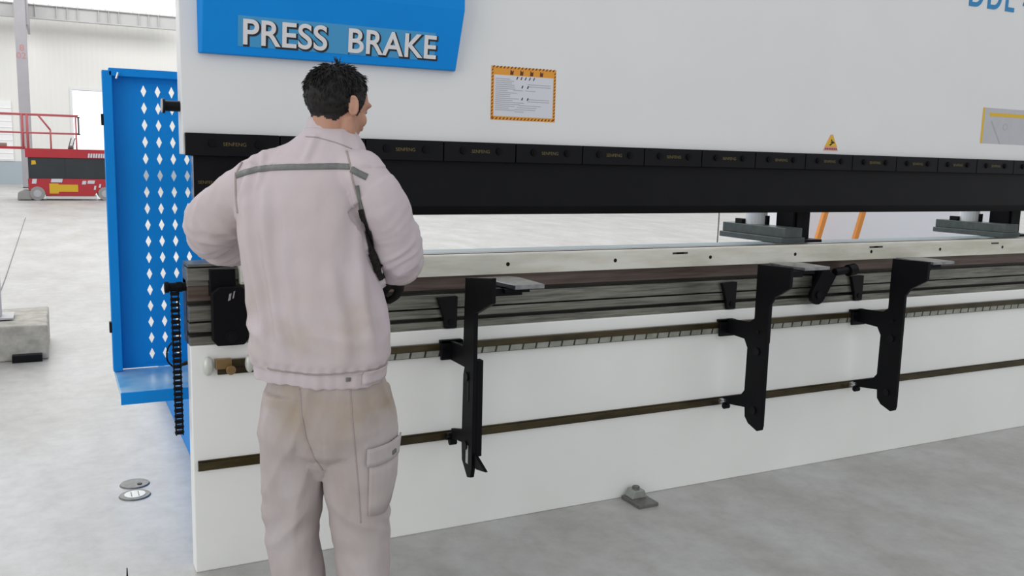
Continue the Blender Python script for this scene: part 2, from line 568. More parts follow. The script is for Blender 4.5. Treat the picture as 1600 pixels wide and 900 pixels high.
# end clamp plate at the left and the black straps bolted across the table
cp = nb()
prism(cp, [(0.452, 0.825), (0.452, 0.985)] + [(0.475, 1.005), (0.548, 1.005), (0.570, 0.985), (0.570, 0.825), (0.555, 0.806), (0.468, 0.806)], 'y', -0.045, -0.012)
ec = obj('end_clamp', cp, 'black2', PB, 0.004)
b = nb(); box(b, 0.452, 0.535, -0.012, 0.03, 0.97, 1.062)
obj('clamp_block', b, 'black2', ec, 0.002)
b = nb(); cyl(b, (0.512, -0.052, 0.836), (0.512, -0.045, 0.836), 0.015, n=6); cyl(b, (0.512, -0.049, 0.836), (0.512, -0.045, 0.836), 0.021)
obj('bolt', b, 'black', ec)
b = nb(); prism(b, [(0.503, 0.958), (0.511, 0.962), (0.515, 0.985), (0.507, 0.982)], 'y', -0.0475, -0.045); prism(b, [(0.517, 0.965), (0.522, 0.968), (0.527, 0.992), (0.522, 0.990)], 'y', -0.0475, -0.045)
obj('scratch_mark', b, 'chrome', ec)
b = nb(); box(b, 0.548, 0.576, -0.036, -0.030, 1.018, 1.078); cyl(b, (0.562, -0.040, 1.052), (0.562, -0.036, 1.052), 0.007)
obj('die_end_plate', b, 'die', PB, 0.001)
for xx in (1.285, 2.655, 3.455):
    b = nb()
    prism(b, [(xx - 0.012, 0.925), (xx + 0.072, 0.928), (xx + 0.070, 0.806), (xx + 0.022, 0.806), (xx + 0.015, 0.85)], 'y', -0.006, 0.03)
    s = obj('table_strap', b, 'black', PB, 0.002)
    b = nb(); cyl(b, (xx + 0.045, -0.010, 0.83), (xx + 0.045, -0.004, 0.83), 0.012, n=6)
    obj('bolt', b, 'black2', s)
# tilted latch plate between second and third arm, with its pivot block
b = nb()
a0 = R(-32)
pl = []
for (u, v) in [(-0.045, 0.0)] + arc(0, 0, 0.045, 180, 360, 8)[1:] + [(0.045, 0.13), (-0.045, 0.13)]:
    pl.append((3.185 + u * math.cos(a0) - v * math.sin(a0), 0.852 + u * math.sin(a0) + v * math.cos(a0)))
prism(b, pl, 'y', -0.05, -0.028)
lt = obj('latch_plate', b, 'black2', PB, 0.002)
b = nb(); cyl(b, (3.185, -0.058, 0.855), (3.185, -0.05, 0.855), 0.018)
obj('bolt', b, 'black', lt)
b = nb(); box(b, 3.20, 3.27, -0.03, 0.03, 0.87, 0.98)
obj('pivot_block', b, 'black2', lt, 0.003)
b = nb(); cyl(b, (3.30, -0.03, 0.955), (3.40, -0.03, 0.965), 0.018); cyl(b, (3.385, -0.03, 0.96), (3.43, -0.03, 0.966), 0.028)
obj('pivot_pin', b, 'black', lt, smooth=False)
# clamp blocks and punch
b = nb(); box(b, 0.387, XR, -0.004, 0.0, 1.438, 1.509)  # black backing added so the gaps between clamps look dark
obj('clamp_gap_backing', b, 'black2', PB)
PX = 0.298
x0 = 0.390
for i in range(29):
    xa, xb = x0 + i * PX + 0.0022, x0 + (i + 1) * PX - 0.0022
    if i == 0: xa = 0.385
    b = nb(); box(b, xa, xb, -0.022, -0.0005, 1.437, 1.510)
    c = obj('clamp_block', b, 'black', PB, 0.002)
    for fx in (0.26, 0.76):
        b = nb()
        xc = x0 + (i + fx) * PX
        cyl(b, (xc, -0.029, 1.478), (xc, -0.022, 1.478), 0.0125, 0.0135)
        cyl(b, (xc, -0.031, 1.478), (xc, -0.0285, 1.478), 0.007, n=6)
        obj('bolt', b, 'black2', c)
    text('lettering', 'SENFENG', 0.017, 'gilt', c, (x0 + (i + 0.50) * PX, -0.0235, 1.470), align='CENTER', extrude=0.0005, sx=1.05)
b = nb()
prism(b, [(0.012, 1.437), (0.062, 1.437), (0.062, 1.30), (0.044, 1.236), (0.036, 1.236), (0.012, 1.27)], 'x', 0.412, XR)
punch = obj('upper_punch', b, 'black', PB, 0.0015)
text('lettering', 'SENFENG', 0.015, 'gilt', punch, (0.425, 0.0105, 1.345), extrude=0.0005)
b = nb(); box(b, 0.4095, 0.412, 0.014, 0.06, 1.26, 1.435)  # bright plate painting the light on the black punch's left end
obj('punch_lit_end', b, 'chrome', punch)
# upper guide rail with its pale scale face and lower guide rail
b = nb(); box(b, 0.47, XR, -0.020, 0.0, 0.726, 0.752); box(b, 0.47, XR, -0.012, 0.0, 0.700, 0.726)
gr = obj('guide_rail', b, 'rail', PB, 0.002)
b = nb(); box(b, 0.72, XR, -0.0155, -0.011, 0.703, 0.725)
nf = len(b.faces)
x = 0.74
while x < XR - 0.02:
    prism(b, [(x, 0.703), (x + 0.007, 0.703), (x + 0.012, 0.725), (x + 0.005, 0.725)], 'y', -0.0164, -0.015)
    x += 0.0595
b.faces.ensure_lookup_table()
for f in b.faces[nf:]: f.material_index = 1
ss = obj('scale_strip', b, 'railpale', gr)
ss.data.materials.append(M['beddark'])
b = nb(); box(b, 0.40, XR, -0.006, 0.0, 0.366, 0.403); box(b, 0.40, XR, -0.014, 0.0, 0.372, 0.397)
obj('guide_rail', b, 'rail', PB, 0.001)
# small fittings at the left end of the upper rail
b = nb(); ellipsoid(b, (0.438, -0.018, 0.735), 0.018, 0.016, 0.034); cyl(b, (0.438, -0.03, 0.735), (0.438, 0.0, 0.735), 0.010)
obj('end_stop', b, 'palelug', gr, smooth=True)
b = nb(); box(b, 0.462, 0.515, -0.026, 0.0, 0.722, 0.756)
obj('rail_bracket', b, 'brass', gr, 0.002)
b = nb(); cyl(b, (0.508, -0.05, 0.722), (0.508, 0.0, 0.722), 0.013); cyl(b, (0.508, -0.052, 0.722), (0.508, -0.045, 0.722), 0.016)
obj('stop_knob', b, 'brass', gr, 0.002)
b = nb(); ellipsoid(b, (0.575, -0.02, 0.735), 0.016, 0.014, 0.032)
obj('end_stop', b, 'palelug', gr, smooth=True)
# limit roller on the ram's left edge
b = nb(); cyl(b, (0.328, 0.035, 1.594), (0.380, 0.035, 1.594), 0.017); cyl(b, (0.324, 0.035, 1.594), (0.332, 0.035, 1.594), 0.024)
lr = obj('limit_roller', b, 'black', PB, 0.002)
b = nb(); cyl(b, (0.321, 0.035, 1.594), (0.325, 0.035, 1.594), 0.022)
obj('roller_cap', b, 'grey', lr)
# pale back-gauge beam behind the die
b = nb(); box(b, 0.75, 8.9, 0.10, 0.30, 1.00, 1.076)
obj('gauge_beam', b, 'paleblue', PB, 0.004)

# back-gauge fingers standing on the beam
def gauge(x, y, z, label):
    t = thing('gauge_finger', label, 'machine gauge', (x, y, z), 0, 'back gauge fingers behind the die')
    q = nb(); box(q, -0.055, 0.055, -0.27, 0.19, 0.028, 0.075); box(q, -0.075, 0.075, -0.27, 0.19, 0.0, 0.028)
    obj('slide_body', q, 'gauge', t, 0.003)
    q = nb(); box(q, 0.06, 0.17, -0.20, -0.08, 0.0, 0.34); box(q, 0.075, 0.10, -0.21, -0.2, 0.03, 0.34); box(q, 0.04, 0.20, -0.26, -0.06, 0.0, 0.016)
    obj('stop_post', q, 'black2', t, 0.003)
    q = nb(); cyl(q, (0.02, 0.02, 0.075), (0.02, 0.02, 0.34), 0.055)
    obj('motor_housing', q, 'white', t, smooth=False)
    q = nb(); box(q, -0.05, -0.02, 0.05, 0.1, 0.075, 0.10); box(q, 0.03, 0.045, -0.05, -0.02, 0.075, 0.12)
    split(obj('clip', q, 'black', t))
    q = nb(); tube(q, [(0.15, -0.1, 0.2), (0.19, -0.09, 0.13), (0.2, -0.08, 0.2), (0.21, -0.08, 0.34)], [0.004] * 4, n=8)
    obj('cable', q, 'steelgrey', t, smooth=True)
    return t
g0 = gauge(3.20, 0.42, 1.077, 'dark back gauge finger standing behind the die between second and third support arms')
dup(g0, (4.86, 0.42, 1.077), 'dark back gauge finger behind the die, right of the orange uprights')

# ------------------------------------------------------------------ blue sign
SG = thing('machine_sign', 'blue box sign with silver PRESS BRAKE lettering on the white ram', 'sign', (0, 0, 0))
b = nb()
zb, zk, zt = 1.764, 1.93, 2.42
rings = []
for (z, xl, xr, t, xlf, xrf) in ((zb, 0.432, 1.333, 0.03, 0.440, 1.322), (zk + 0.045, 0.432, 1.352, 0.06, 0.445, 1.343), (zt, 0.432, 1.352, 0.06, 0.445, 1.343)):
    rings.append([(xl, -0.0015, z), (xlf, -t, z), (xrf, -t, z), (xr, -0.0015, z)])
loft(b, rings)
obj('sign_box', b, 'blue', SG, 0.003)
tl = math.atan2(0.03, 0.211)
def sgn(x, z, off):   # point on the tilted lower face
    t = 0.03 + (z - zb) / (zk + 0.045 - zb) * 0.03
    return (x, -t - off, z)
b = nb()
A = [sgn(0.552, 1.792, 0.0012), sgn(1.237, 1.792, 0.0012), sgn(1.237, 1.888, 0.0012), sgn(0.552, 1.888, 0.0012)]
B2 = [sgn(0.552, 1.792, 0.0), sgn(1.237, 1.792, 0.0), sgn(1.237, 1.888, 0.0), sgn(0.552, 1.888, 0.0)]
loft(b, [A, B2])
obj('film_backing', b, 'sign_patch', SG)
rx = R(90) + tl
for (wd, xx, wx) in (('PRESS', 0.562, 0.980), ('BRAKE', 0.912, 0.965)):
    text('lettering_shadow', wd, 0.113, 'ink', SG, sgn(xx + 0.004, 1.797, 0.0014), (R(90) + tl, 0, 0), 0.0006, 0.0048, sx=wx, spacing=1.02)
    text('lettering', wd, 0.113, 'silver', SG, sgn(xx, 1.800, 0.0028), (R(90) + tl, 0, 0), 0.0010, 0.0016, sx=wx, spacing=1.02)

# ------------------------------------------------------------------ stickers on the ram
def quad(bm, x0, x1, z0, z1, y):
    box(bm, x0, x1, y, y + 0.0006, z0, z1)
ST = thing('instruction_placard', 'white instruction placard with orange striped border beside the blue sign', 'sticker', (0, 0, 0))
xa, xb, za, zc = 1.481, 1.760, 1.597, 1.796
b = nb(); quad(b, xa, xb, za, zc, -0.0007)
obj('backing', b, 'orange', ST)
b = nb(); quad(b, xa + 0.012, xb - 0.012, za + 0.014, zc - 0.032, -0.0013)
obj('sheet', b, 'paper', ST)
b = nb()
for i in range(18):
    for zz in (za, zc - 0.009):
        x = xa + 0.004 + i * 0.0152
        prism(b, [(x, zz + 0.002), (x + 0.005, zz + 0.002), (x + 0.011, zz + 0.010), (x + 0.006, zz + 0.010)], 'y', -0.0013, -0.0007)
for i in range(15):
    for xx in (xa, xb - 0.010):
        z = za + 0.004 + i * 0.0125
        prism(b, [(xx + 0.002, z), (xx + 0.008, z + 0.006), (xx + 0.008, z + 0.011), (xx + 0.002, z + 0.005)], 'y', -0.0013, -0.0007)
obj('border_stripe', b, 'darkred', ST)
b = nb()
for xx in (1.560, 1.602, 1.645, 1.688):
    prism(b, [(xx, zc - 0.029), (xx + 0.013, zc - 0.029), (xx + 0.015, zc - 0.012), (xx + 0.009, zc - 0.017), (xx + 0.002, zc - 0.010)], 'y', -0.0013, -0.0007)
obj('heading_mark', b, 'darkred', ST)
b = nb()
rnd = random.Random(3)
for i in range(17):
    z = zc - 0.047 - i * 0.0072
    wl = rnd.uniform(0.05, 0.10) + (0.03 if i in (5, 12, 13) else 0)
    quad(b, xa + 0.018, xa + 0.018 + wl, z, z + 0.0026, -0.0019)
for (u0, u1, i) in ((0.155, 0.255, 2), (0.155, 0.255, 3), (0.095, 0.135, 5), (0.145, 0.19, 5), (0.155, 0.25, 9), (0.155, 0.25, 10), (0.12, 0.215, 12), (0.11, 0.195, 13), (0.10, 0.19, 14), (0.10, 0.14, 15)):
    quad(b, xa + u0, xa + u1, zc - 0.047 - i * 0.0080, zc - 0.0445 - i * 0.0080, -0.0019)
obj('print_lines', b, 'greyink', ST)
b = nb()
for i in range(5):
    x = xa + 0.105 + i * 0.018
    prism(b, [(x, zc - 0.046), (x + 0.004, zc - 0.046), (x + 0.009, zc - 0.035), (x + 0.005, zc - 0.035)], 'y', -0.002, -0.0013)
for (u, i) in ((0.128, 2), (0.152, 2), (0.128, 8), (0.152, 8)):
    z = zc - 0.062 - i * 0.0075
    prism(b, [(xa + u, z), (xa + u + 0.005, z), (xa + u + 0.008, z + 0.01), (xa + u + 0.004, z + 0.01)], 'y', -0.002, -0.0013)
obj('subheading_mark', b, 'ink', ST)

TR = thing('warning_triangle', 'small yellow triangular warning sticker above the black clamps', 'sticker', (0, 0, 0))
b = nb(); prism(b, [(3.197, 1.526), (3.292, 1.526), (3.254, 1.600), (3.238, 1.600)], 'y', -0.0007, -0.0001)
obj('backing', b, 'redpink', TR)
b = nb(); prism(b, [(3.205, 1.545), (3.285, 1.545), (3.246, 1.602)], 'y', -0.0013, -0.0007)
obj('yellow_face', b, 'yellow', TR)
b = nb()
prism(b, [(3.232, 1.552), (3.242, 1.549), (3.256, 1.560), (3.268, 1.561), (3.262, 1.567), (3.252, 1.571), (3.238, 1.566), (3.248, 1.562)], 'y', -0.0019, -0.0013)
prism(b, [(3.240, 1.574), (3.246, 1.570), (3.252, 1.574), (3.246, 1.579)], 'y', -0.0019, -0.0013)
obj('hand_symbol', b, 'ink', TR)
b = nb()
for i in range(7): quad(b, 3.210 + i * 0.011, 3.217 + i * 0.011, 1.531, 1.538, -0.0013)
obj('print_lines', b, 'darkred', TR)

PL = thing('chart_placard', 'pale chart placard with yellow heading bar at right edge of the ram', 'sticker', (0, 0, 0))
M['placard'] = mat('silver_grey_film', (0.50, 0.50, 0.53, 1), 0.4, var=0.05, scale=20)
xa, za, zc = 4.300, 1.592, 1.775
b = nb(); quad(b, xa, xa + 0.50, za, zc, -0.0007)
obj('sheet', b, 'placard', PL)
b = nb(); quad(b, xa, xa + 0.016, za, zc, -0.0013); quad(b, xa + 0.484, xa + 0.5, za, zc, -0.0013); quad(b, xa + 0.055, xa + 0.45, zc - 0.042, zc - 0.024, -0.0013)
obj('yellow_bar', b, 'yellow', PL)
b = nb()
prism(b, [(xa + 0.07, za + 0.115), (xa + 0.078, za + 0.12), (xa + 0.165, za + 0.0), (xa + 0.155, za + 0.0)], 'y', -0.0013, -0.0007)
for i in range(16):
    p, q = R(i * 22.5), R(i * 22.5 + 22.5)
    prism(b, [(xa + 0.19 + 0.02 * math.cos(p), za + 0.09 + 0.018 * math.sin(p)), (xa + 0.19 + 0.02 * math.cos(q), za + 0.09 + 0.018 * math.sin(q)), (xa + 0.19 + 0.016 * math.cos(q), za + 0.09 + 0.014 * math.sin(q)), (xa + 0.19 + 0.016 * math.cos(p), za + 0.09 + 0.014 * math.sin(p))], 'y', -0.0013, -0.0007)
obj('drawn_lines', b, 'greyink', PL)

# ------------------------------------------------------------------ sheet support arms on the apron
def support_arm(X, label, variant):
    """Plate standing square to the apron (plane x = X), carried by the two guide rails."""
    t = thing('support_arm', label, 'support arm', (X, 0, 0), 0, 'black sheet support arms on the apron')
    q = nb()
    if variant:
        pts = [(-0.030, 0.705), (-0.030, 0.770), (-0.175, 0.778), (-0.205, 0.80), (-0.205, 1.034), (-0.400, 1.040), (-0.400, 0.955), (-0.315, 0.905),
               (-0.290, 0.87), (-0.290, 0.345)] + [(-0.285, 0.325), (-0.262, 0.315), (-0.205, 0.335), (-0.182, 0.36), (-0.178, 0.40), (-0.055, 0.385), (-0.028, 0.41), (-0.15, 0.45),
               (-0.170, 0.475), (-0.172, 0.665), (-0.150, 0.70)]
    else:
        pts = [(-0.030, 0.690), (-0.030, 0.762), (-0.150, 0.765), (-0.160, 1.022), (-0.385, 1.048), (-0.385, 0.960), (-0.245, 0.90),
               (-0.245, 0.330), (-0.235, 0.29), (-0.205, 0.282), (-0.155, 0.335), (-0.150, 0.40), (-0.06, 0.388), (-0.05, 0.425), (-0.150, 0.45), (-0.155, 0.66), (-0.165, 0.690)]
    prism(q, pts, 'x', -0.008, 0.008)
    obj('arm_plate', q, 'black2', t, 0.002)
    q = nb()
    fy = -0.290 if variant else -0.245
    z0, z1 = (0.60, 0.985) if variant else (0.37, 0.73)
    if variant:
        box(q, 0.008, 0.030, fy + 0.02, fy + 0.10, 0.70, 0.985)
    else:
        box(q, 0.008, 0.032, fy, fy + 0.03, z0, z1)
        prism(q, [(fy - 0.10, 0.345), (fy, 0.385), (fy + 0.02, 0.345), (fy - 0.02, 0.33)], 'x', 0.0, 0.012)
    obj('stiffener', q, 'black2', t, 0.002)
    q = nb(); box(q, -0.045, 0.045, -0.034, -0.021, 0.690, 0.765); box(q, -0.045, 0.045, -0.034, -0.006, 0.753, 0.765)
    obj('rail_carriage', q, 'black', t, 0.002)
    q = nb()
    for xx in (-0.028, 0.028): cyl(q, (xx, -0.041, 0.73), (xx, -0.034, 0.73), 0.009, n=6)
    split(obj('carriage_bolt', q, 'black2', t))
    q = nb(); cyl(q, (-0.018, -0.030, 0.388), (0.018, -0.030, 0.388), 0.0145); cyl(q, (-0.012, -0.030, 0.388), (-0.012, -0.055, 0.400), 0.008)
    obj('guide_roller', q, 'chrome' if variant else 'black', t, 0.001)
    q = nb(); cyl(q, (-0.014, -0.05, 0.372), (0.014, -0.05, 0.372), 0.013)
    obj('roller_nut', q, 'black2', t, 0.001)
    q = nb()
    for z in ((0.745, 0.66, 0.40) if variant else (0.66, 0.40)):
        cyl(q, (-0.014, fy + 0.055, z), (-0.008, fy + 0.055, z), 0.017 if z != 0.745 else 0.008, n=18)
    split(obj('plate_bolt', q, 'black', t))
    q = nb()
    if variant:
        prism(q, [(0.20, -0.05), (0.33, -0.05), (0.37, -0.09), (0.37, -0.25), (0.22, -0.25)], 'z', 1.002, 1.016)
    else:
        prism(q, [(0.085, -0.06), (0.215, -0.06), (0.245, -0.10), (0.245, -0.30), (0.125, -0.30)], 'z', 0.990, 1.006)
    obj('rest_plate', q, 'shiny', t, 0.002)
    q = nb()
    if variant: box(q, 0.0, 0.22, -0.24, -0.21, 0.975, 1.001); box(q, 0.20, 0.30, -0.23, -0.08, 0.985, 1.001)
    else: box(q, 0.0, 0.18, -0.25, -0.22, 0.962, 0.989); box(q, 0.10, 0.20, -0.27, -0.09, 0.975, 0.989)
    obj('rest_bracket', q, 'black2', t)
    return t
a1 = support_arm(1.325, 'black sheet support arm on the apron just right of the worker', False)
# slot cut-through shown as an inlay on the first arm's lower tongue
q = nb(); box(q, -0.0086, 0.0086, -0.212, -0.192, 0.335, 0.405)
M['slot'] = mat('slot_pale', (0.55, 0.56, 0.55, 1), 0.5)
obj('slot', q, 'slot', a1)
q = nb(); box(q, -0.0095, -0.008, -0.21, -0.195, 0.57, 0.68)
obj('slot', q, 'black', a1)
a2 = support_arm(2.665, 'black sheet support arm on the apron directly below the left back gauge finger', True)
a3 = dup(a2, (3.485, 0, 0), 'black sheet support arm on the apron farthest right, beyond the tilted latch plate')

# ------------------------------------------------------------------ blue perforated guard
GD = thing('side_guard', 'blue perforated side guard with diamond holes and bottom tray', 'machine guard', (0, 0, 0))
gy = 0.5
gx0, gx1, gz0, gz1 = 0.172, 0.528, 0.632, 1.732
b = nb()
cw, ch, hw, hh = 0.0482, 0.0613, 0.0098, 0.0215
c0, r0 = 0.309, 0.683
ncol, nrow = 5, 17
T = 0.0025
def plate_quad(pts):
    A = [b.verts.new((p[0], gy, p[1])) for p in pts]; b.faces.new(A)
for i in range(ncol):
    for j in range(nrow):
        cx_, cz_ = c0 + i * cw, r0 + j * ch
        l, r_, d, u = cx_ - cw / 2, cx_ + cw / 2, cz_ - ch / 2, cz_ + ch / 2
        L_, R_, D_, U_ = (cx_ - hw, cz_), (cx_ + hw, cz_), (cx_, cz_ - hh), (cx_, cz_ + hh)
        for tri in (((l, d), (cx_, d), D_, L_, (l, cz_)), ((cx_, d), (r_, d), (r_, cz_), R_, D_), ((r_, cz_), (r_, u), (cx_, u), U_, R_), ((cx_, u), (l, u), (l, cz_), L_, U_)):
            plate_quad(tri)
l0, r1 = c0 - cw / 2, c0 + (ncol - 0.5) * cw
d0, u1 = r0 - ch / 2, r0 + (nrow - 0.5) * ch
plate_quad([(gx0, gz0), (l0, gz0), (l0, gz1), (gx0, gz1)])
plate_quad([(l0, gz0), (r1, gz0), (r1, d0), (l0, d0)])
plate_quad([(l0, u1), (r1, u1), (r1, gz1), (l0, gz1)])
bmesh.ops.remove_doubles(b, verts=b.verts[:], dist=0.0002)
sh = obj('perforated_sheet', b, 'blue', GD)
sd = sh.modifiers.new('solid', 'SOLIDIFY'); sd.thickness = T; sd.offset = 0
b = nb(); box(b, gx0 - 0.002, gx0 + 0.030, gy - 0.045, gy - 0.0015, gz0, gz1 - 0.004)
obj('edge_flange', b, 'blue', GD, 0.002)
b = nb(); box(b, gx0 + 0.020, r1, gy - 0.045, gy - 0.0015, gz1 - 0.022, gz1 + 0.006)
obj('edge_flange', b, 'blue', GD, 0.002)
b = nb(); box(b, gx0 + 0.002, 0.500, 0.14, gy - 0.002, 0.612, 0.630); tr_ = obj('tray', b, 'blue_tray', GD, 0.002)
b = nb(); box(b, gx0 + 0.002, 0.500, 0.132, 0.140, 0.588, 0.6295)
obj('tray_lip', b, 'blue', tr_, 0.001)
b = nb()
for z in (0.80, 1.555): box(b, gx0 - 0.010, gx0 - 0.002, gy - 0.045, gy - 0.02, z - 0.02, z + 0.02)
split(obj('hinge', b, 'black', GD))
b = nb(); cyl(b, (0.215, gy - 0.055, 1.70), (0.222, gy - 0.055, 1.722), 0.004)
obj('latch_pin', b, 'chrome', GD)

# ------------------------------------------------------------------ cable chain hanging at the left end
CH = thing('cable_chain', 'black link chain hanging from a rod at left end of table', 'chain', (0, 0, 0))
b = nb(); cyl(b, (0.318, 0.06, 0.998), (0.383, 0.06, 0.998), 0.015); cyl(b, (0.316, 0.06, 0.998), (0.330, 0.06, 0.998), 0.019); cyl(b, (0.352, 0.06, 0.998), (0.372, 0.06, 0.998), 0.019, n=6)
obj('rod', b, 'black2', CH, 0.002)
b = nb()
for i in range(27):
    z = 0.995 - i * 0.0193
    xo = 0.3475 + 0.003 * (i / 26)
    for s in (-1, 1): box(b, xo + s * 0.011 - 0.002, xo + s * 0.011 + 0.002, 0.05, 0.068, z - 0.0093, z + 0.0093)
    box(b, xo - 0.012, xo + 0.012, 0.0495, 0.069, z - 0.0058, z + 0.0058)
    cyl(b, (xo - 0.015, 0.059, z), (xo + 0.015, 0.059, z), 0.0045, n=8)
obj('links', b, 'black2', CH, 0.001)
tg = nb()
tube(tg, [(0.345, 0.12, 0.80), (0.328, 0.13, 0.775), (0.325, 0.13, 0.735), (0.345, 0.13, 0.71), (0.375, 0.13, 0.715)], [0.003] * 5, n=8)
tube(tg, [(0.375, 0.13, 0.715), (0.40, 0.10, 0.73)], [0.006, 0.009], n=8)
tag(obj('cable_loop', tg, 'black', None, smooth=True), 'thin dark cable loop behind the hanging chain', 'cable')

# ------------------------------------------------------------------ floor fittings
t = thing('floor_cover', 'plain dull grey round metal floor cover, farther of the touching pair', 'floor cover', (0.262, 0.985, 0), 0)
b = nb(); cyl(b, (0, 0, 0), (0, 0, 0.006), 0.062, 0.058, n=36)
obj('lid', b, 'steelgrey', t)
b = nb(); cyl(b, (0.018, -0.02, 0.006), (0.018, -0.02, 0.009), 0.010)
obj('finger_hole', b, 'black', t)
t = thing('floor_cover', 'round floor ring with bright centre, nearer of the touching pair', 'floor cover', (0.252, 0.845, 0), 0)
b = nb(); cyl(b, (0, 0, 0), (0, 0, 0.006), 0.064, 0.060, n=36)
obj('ring', b, 'steelgrey', t)
M['glassy'] = mat('pale_lens', (0.74, 0.73, 0.66, 1), 0.3)
b = nb(); cyl(b, (0, 0, 0.006), (0, 0, 0.008), 0.042, n=30)
ln = obj('lens', b, 'glassy', t)
b = nb()
for xx in (-0.016, 0.012): box(b, xx, xx + 0.004, -0.03, 0.03, 0.008, 0.0088)
obj('lens_rib', b, 'steelgrey', ln)

t = thing('levelling_foot', 'small pale steel levelling foot on the floor against the apron', 'machine foot', (2.20, -0.045, 0), 0)
b = nb(); prism(b, [(-0.055, -0.10), (0.045, -0.10), (0.045, 0.035), (-0.055, 0.035)], 'z', 0, 0.016)
obj('base_plate', b, 'steelgrey', t, 0.002)
M['zinc'] = mat('dull_zinc', (0.36, 0.38, 0.35, 1), 0.4, 0.3, var=0.2, scale=50)
b = nb(); prism(b, [(-0.042, 0.016), (0.032, 0.016), (0.022, 0.050), (-0.030, 0.050)], 'y', -0.03, 0.03)
obj('wedge_block', b, 'zinc', t, 0.003)
b = nb(); cyl(b, (-0.005, 0.0, 0.05), (-0.005, 0.0, 0.062), 0.016, n=6)
obj('adjusting_nut', b, 'steelgrey', t)

b = nb(); tube(b, [(0.111, -1.0, 0.0), (0.111, -1.0, 0.35), (0.112, -1.0, 0.508)], [0.006, 0.005, 0.0012], n=10)
tag(obj('pointed_rod', b, 'black', None, smooth=True), 'dark thin pointed rod standing up at bottom left of the floor', 'rod')

# ------------------------------------------------------------------ concrete block with post and wire
b = nb(); box(b, -1.05, -0.075, 3.76, 4.55, 0, 0.245)
bmesh.ops.subdivide_edges(b, edges=b.edges[:], cuts=6, use_grid_fill=True)
for v in b.verts:
    v.co += Vector((noise.noise(v.co * 5), noise.noise(v.co * 5 + Vector((9, 0, 0))), noise.noise(v.co * 5 + Vector((0, 9, 0))))) * 0.010
    v.co.z = max(0.0, v.co.z)
o = obj('concrete_block', b, 'concrete', None, 0.012)
tag(o, 'rough concrete footing block on the floor under a grey post', 'concrete block')
t = thing('steel_post', 'grey steel post standing on the concrete block', 'post', (-0.42, 4.10, 0.256))
b = nb(); box(b, -0.055, 0.055, -0.055, 0.055, 0.012, 3.4)
obj('shaft', b, 'grey', t, 0.004)
b = nb(); box(b, -0.13, 0.13, -0.13, 0.13, 0, 0.012)
obj('base_plate', b, 'grey', t)
b = nb(); box(b, -0.30, -0.118, 3.695, 3.765, 0.0, 0.05)
tag(obj('packing_wedge', b, 'black', None, 0.004), 'dark packing wedge lying at the foot of the concrete block', 'wedge')
b = nb(); tube(b, [(-0.56, 4.75, 0.005), (-0.523, 7.48, 0.005), (-0.527, 10.6, 0.005), (-0.535, 14.0, 0.005), (-0.545, 18.1, 0.005)], [0.005] * 5, n=6)
tag(obj('floor_cable', b, 'steelgrey', None, smooth=True), 'thin dark cable lying on the floor beyond the concrete block', 'cable')

# ------------------------------------------------------------------ red scissor lift in the distance
LF = thing('scissor_lift', 'red scissor lift with dark side cover parked across the hall', 'lift', (0, 25.6, 0))
yF, yB = -0.45, 0.45
b = nb()
prism(b, [(-0.62, 0.30), (-0.30, 0.22), (-0.14, 0.12), (1.02, 0.12), (1.10, 0.22), (1.75, 0.30), (1.75, 0.60), (-0.62, 0.60)], 'y', yF, yB)
obj('chassis', b, 'liftred', LF, 0.01)
for (xw, yw) in ((-0.40, yF - 0.03), (1.32, yF - 0.03), (-0.40, yB - 0.10), (1.32, yB - 0.10)):
    b = nb(); cyl(b, (xw, yw, 0.19), (xw, yw + 0.13, 0.19), 0.19, n=30)
    wh = obj('wheel', b, 'tyre', LF, 0.01)
    b = nb(); cyl(b, (xw, yw - 0.01, 0.19), (xw, yw, 0.19), 0.10, n=24)
    obj('hub', b, 'grey', wh)
b = nb(); prism(b, [(-0.90, 0.02), (-0.55, 0.02), (-0.55, 0.25), (-0.72, 0.28), (-0.88, 0.20)], 'y', yF, yB)
obj('end_step', b, 'tyre', LF, 0.01)
b = nb(); box(b, -0.2, 1.1, yF + 0.02, yB - 0.02, 0.045, 0.12)
obj('pothole_guard', b, 'white', LF, 0.004)
b = nb(); box(b, -0.60, 1.75, yF + 0.03, yB - 0.03, 0.60, 1.18); box(b, 0.30, 0.32, yF + 0.02, yF + 0.03, 0.60, 1.18)
obj('side_cover', b, 'liftdark', LF, 0.01)
b = nb(); prism(b, [(-0.52, 0.98), (-0.40, 1.0), (-0.42, 1.10), (-0.51, 1.10)], 'y', yF + 0.022, yF + 0.03)
obj('yellow_sticker', b, 'yellow', LF)
b = nb(); box(b, -0.66, 1.78, yF, yB, 1.18, 1.43)
obj('platform_deck', b, 'liftred', LF, 0.01)
b = nb(); box(b, -1.9, -0.64, yF + 0.04, yB - 0.04, 1.40, 1.47)
obj('extension_deck', b, 'liftred', LF, 0.006)
b = nb()
for yy in (yF + 0.03, yB - 0.03):
    for zz in (2.36, 1.86):
        cyl(b, (-1.85, yy, zz), (0.70, yy, zz), 0.020, n=8)
    for xx in (-1.8, -0.70, -0.58, -0.01, 0.64):
        zt2 = 2.36 if xx < -0.1 or xx > 0.5 else 1.95
        cyl(b, (xx, yy, 1.43), (xx, yy, zt2), 0.024 if xx != 0.64 else 0.012, n=8)
    cyl(b, (-0.30, yy, 2.35), (-0.01, yy, 1.95), 0.022, n=8)
for xx in (-1.8, -0.64): 
    for zz in (2.36, 1.86): cyl(b, (xx, yF + 0.03, zz), (xx, yB - 0.03, zz), 0.018, n=8)
obj('guardrail', b, 'liftpink', LF, smooth=True)
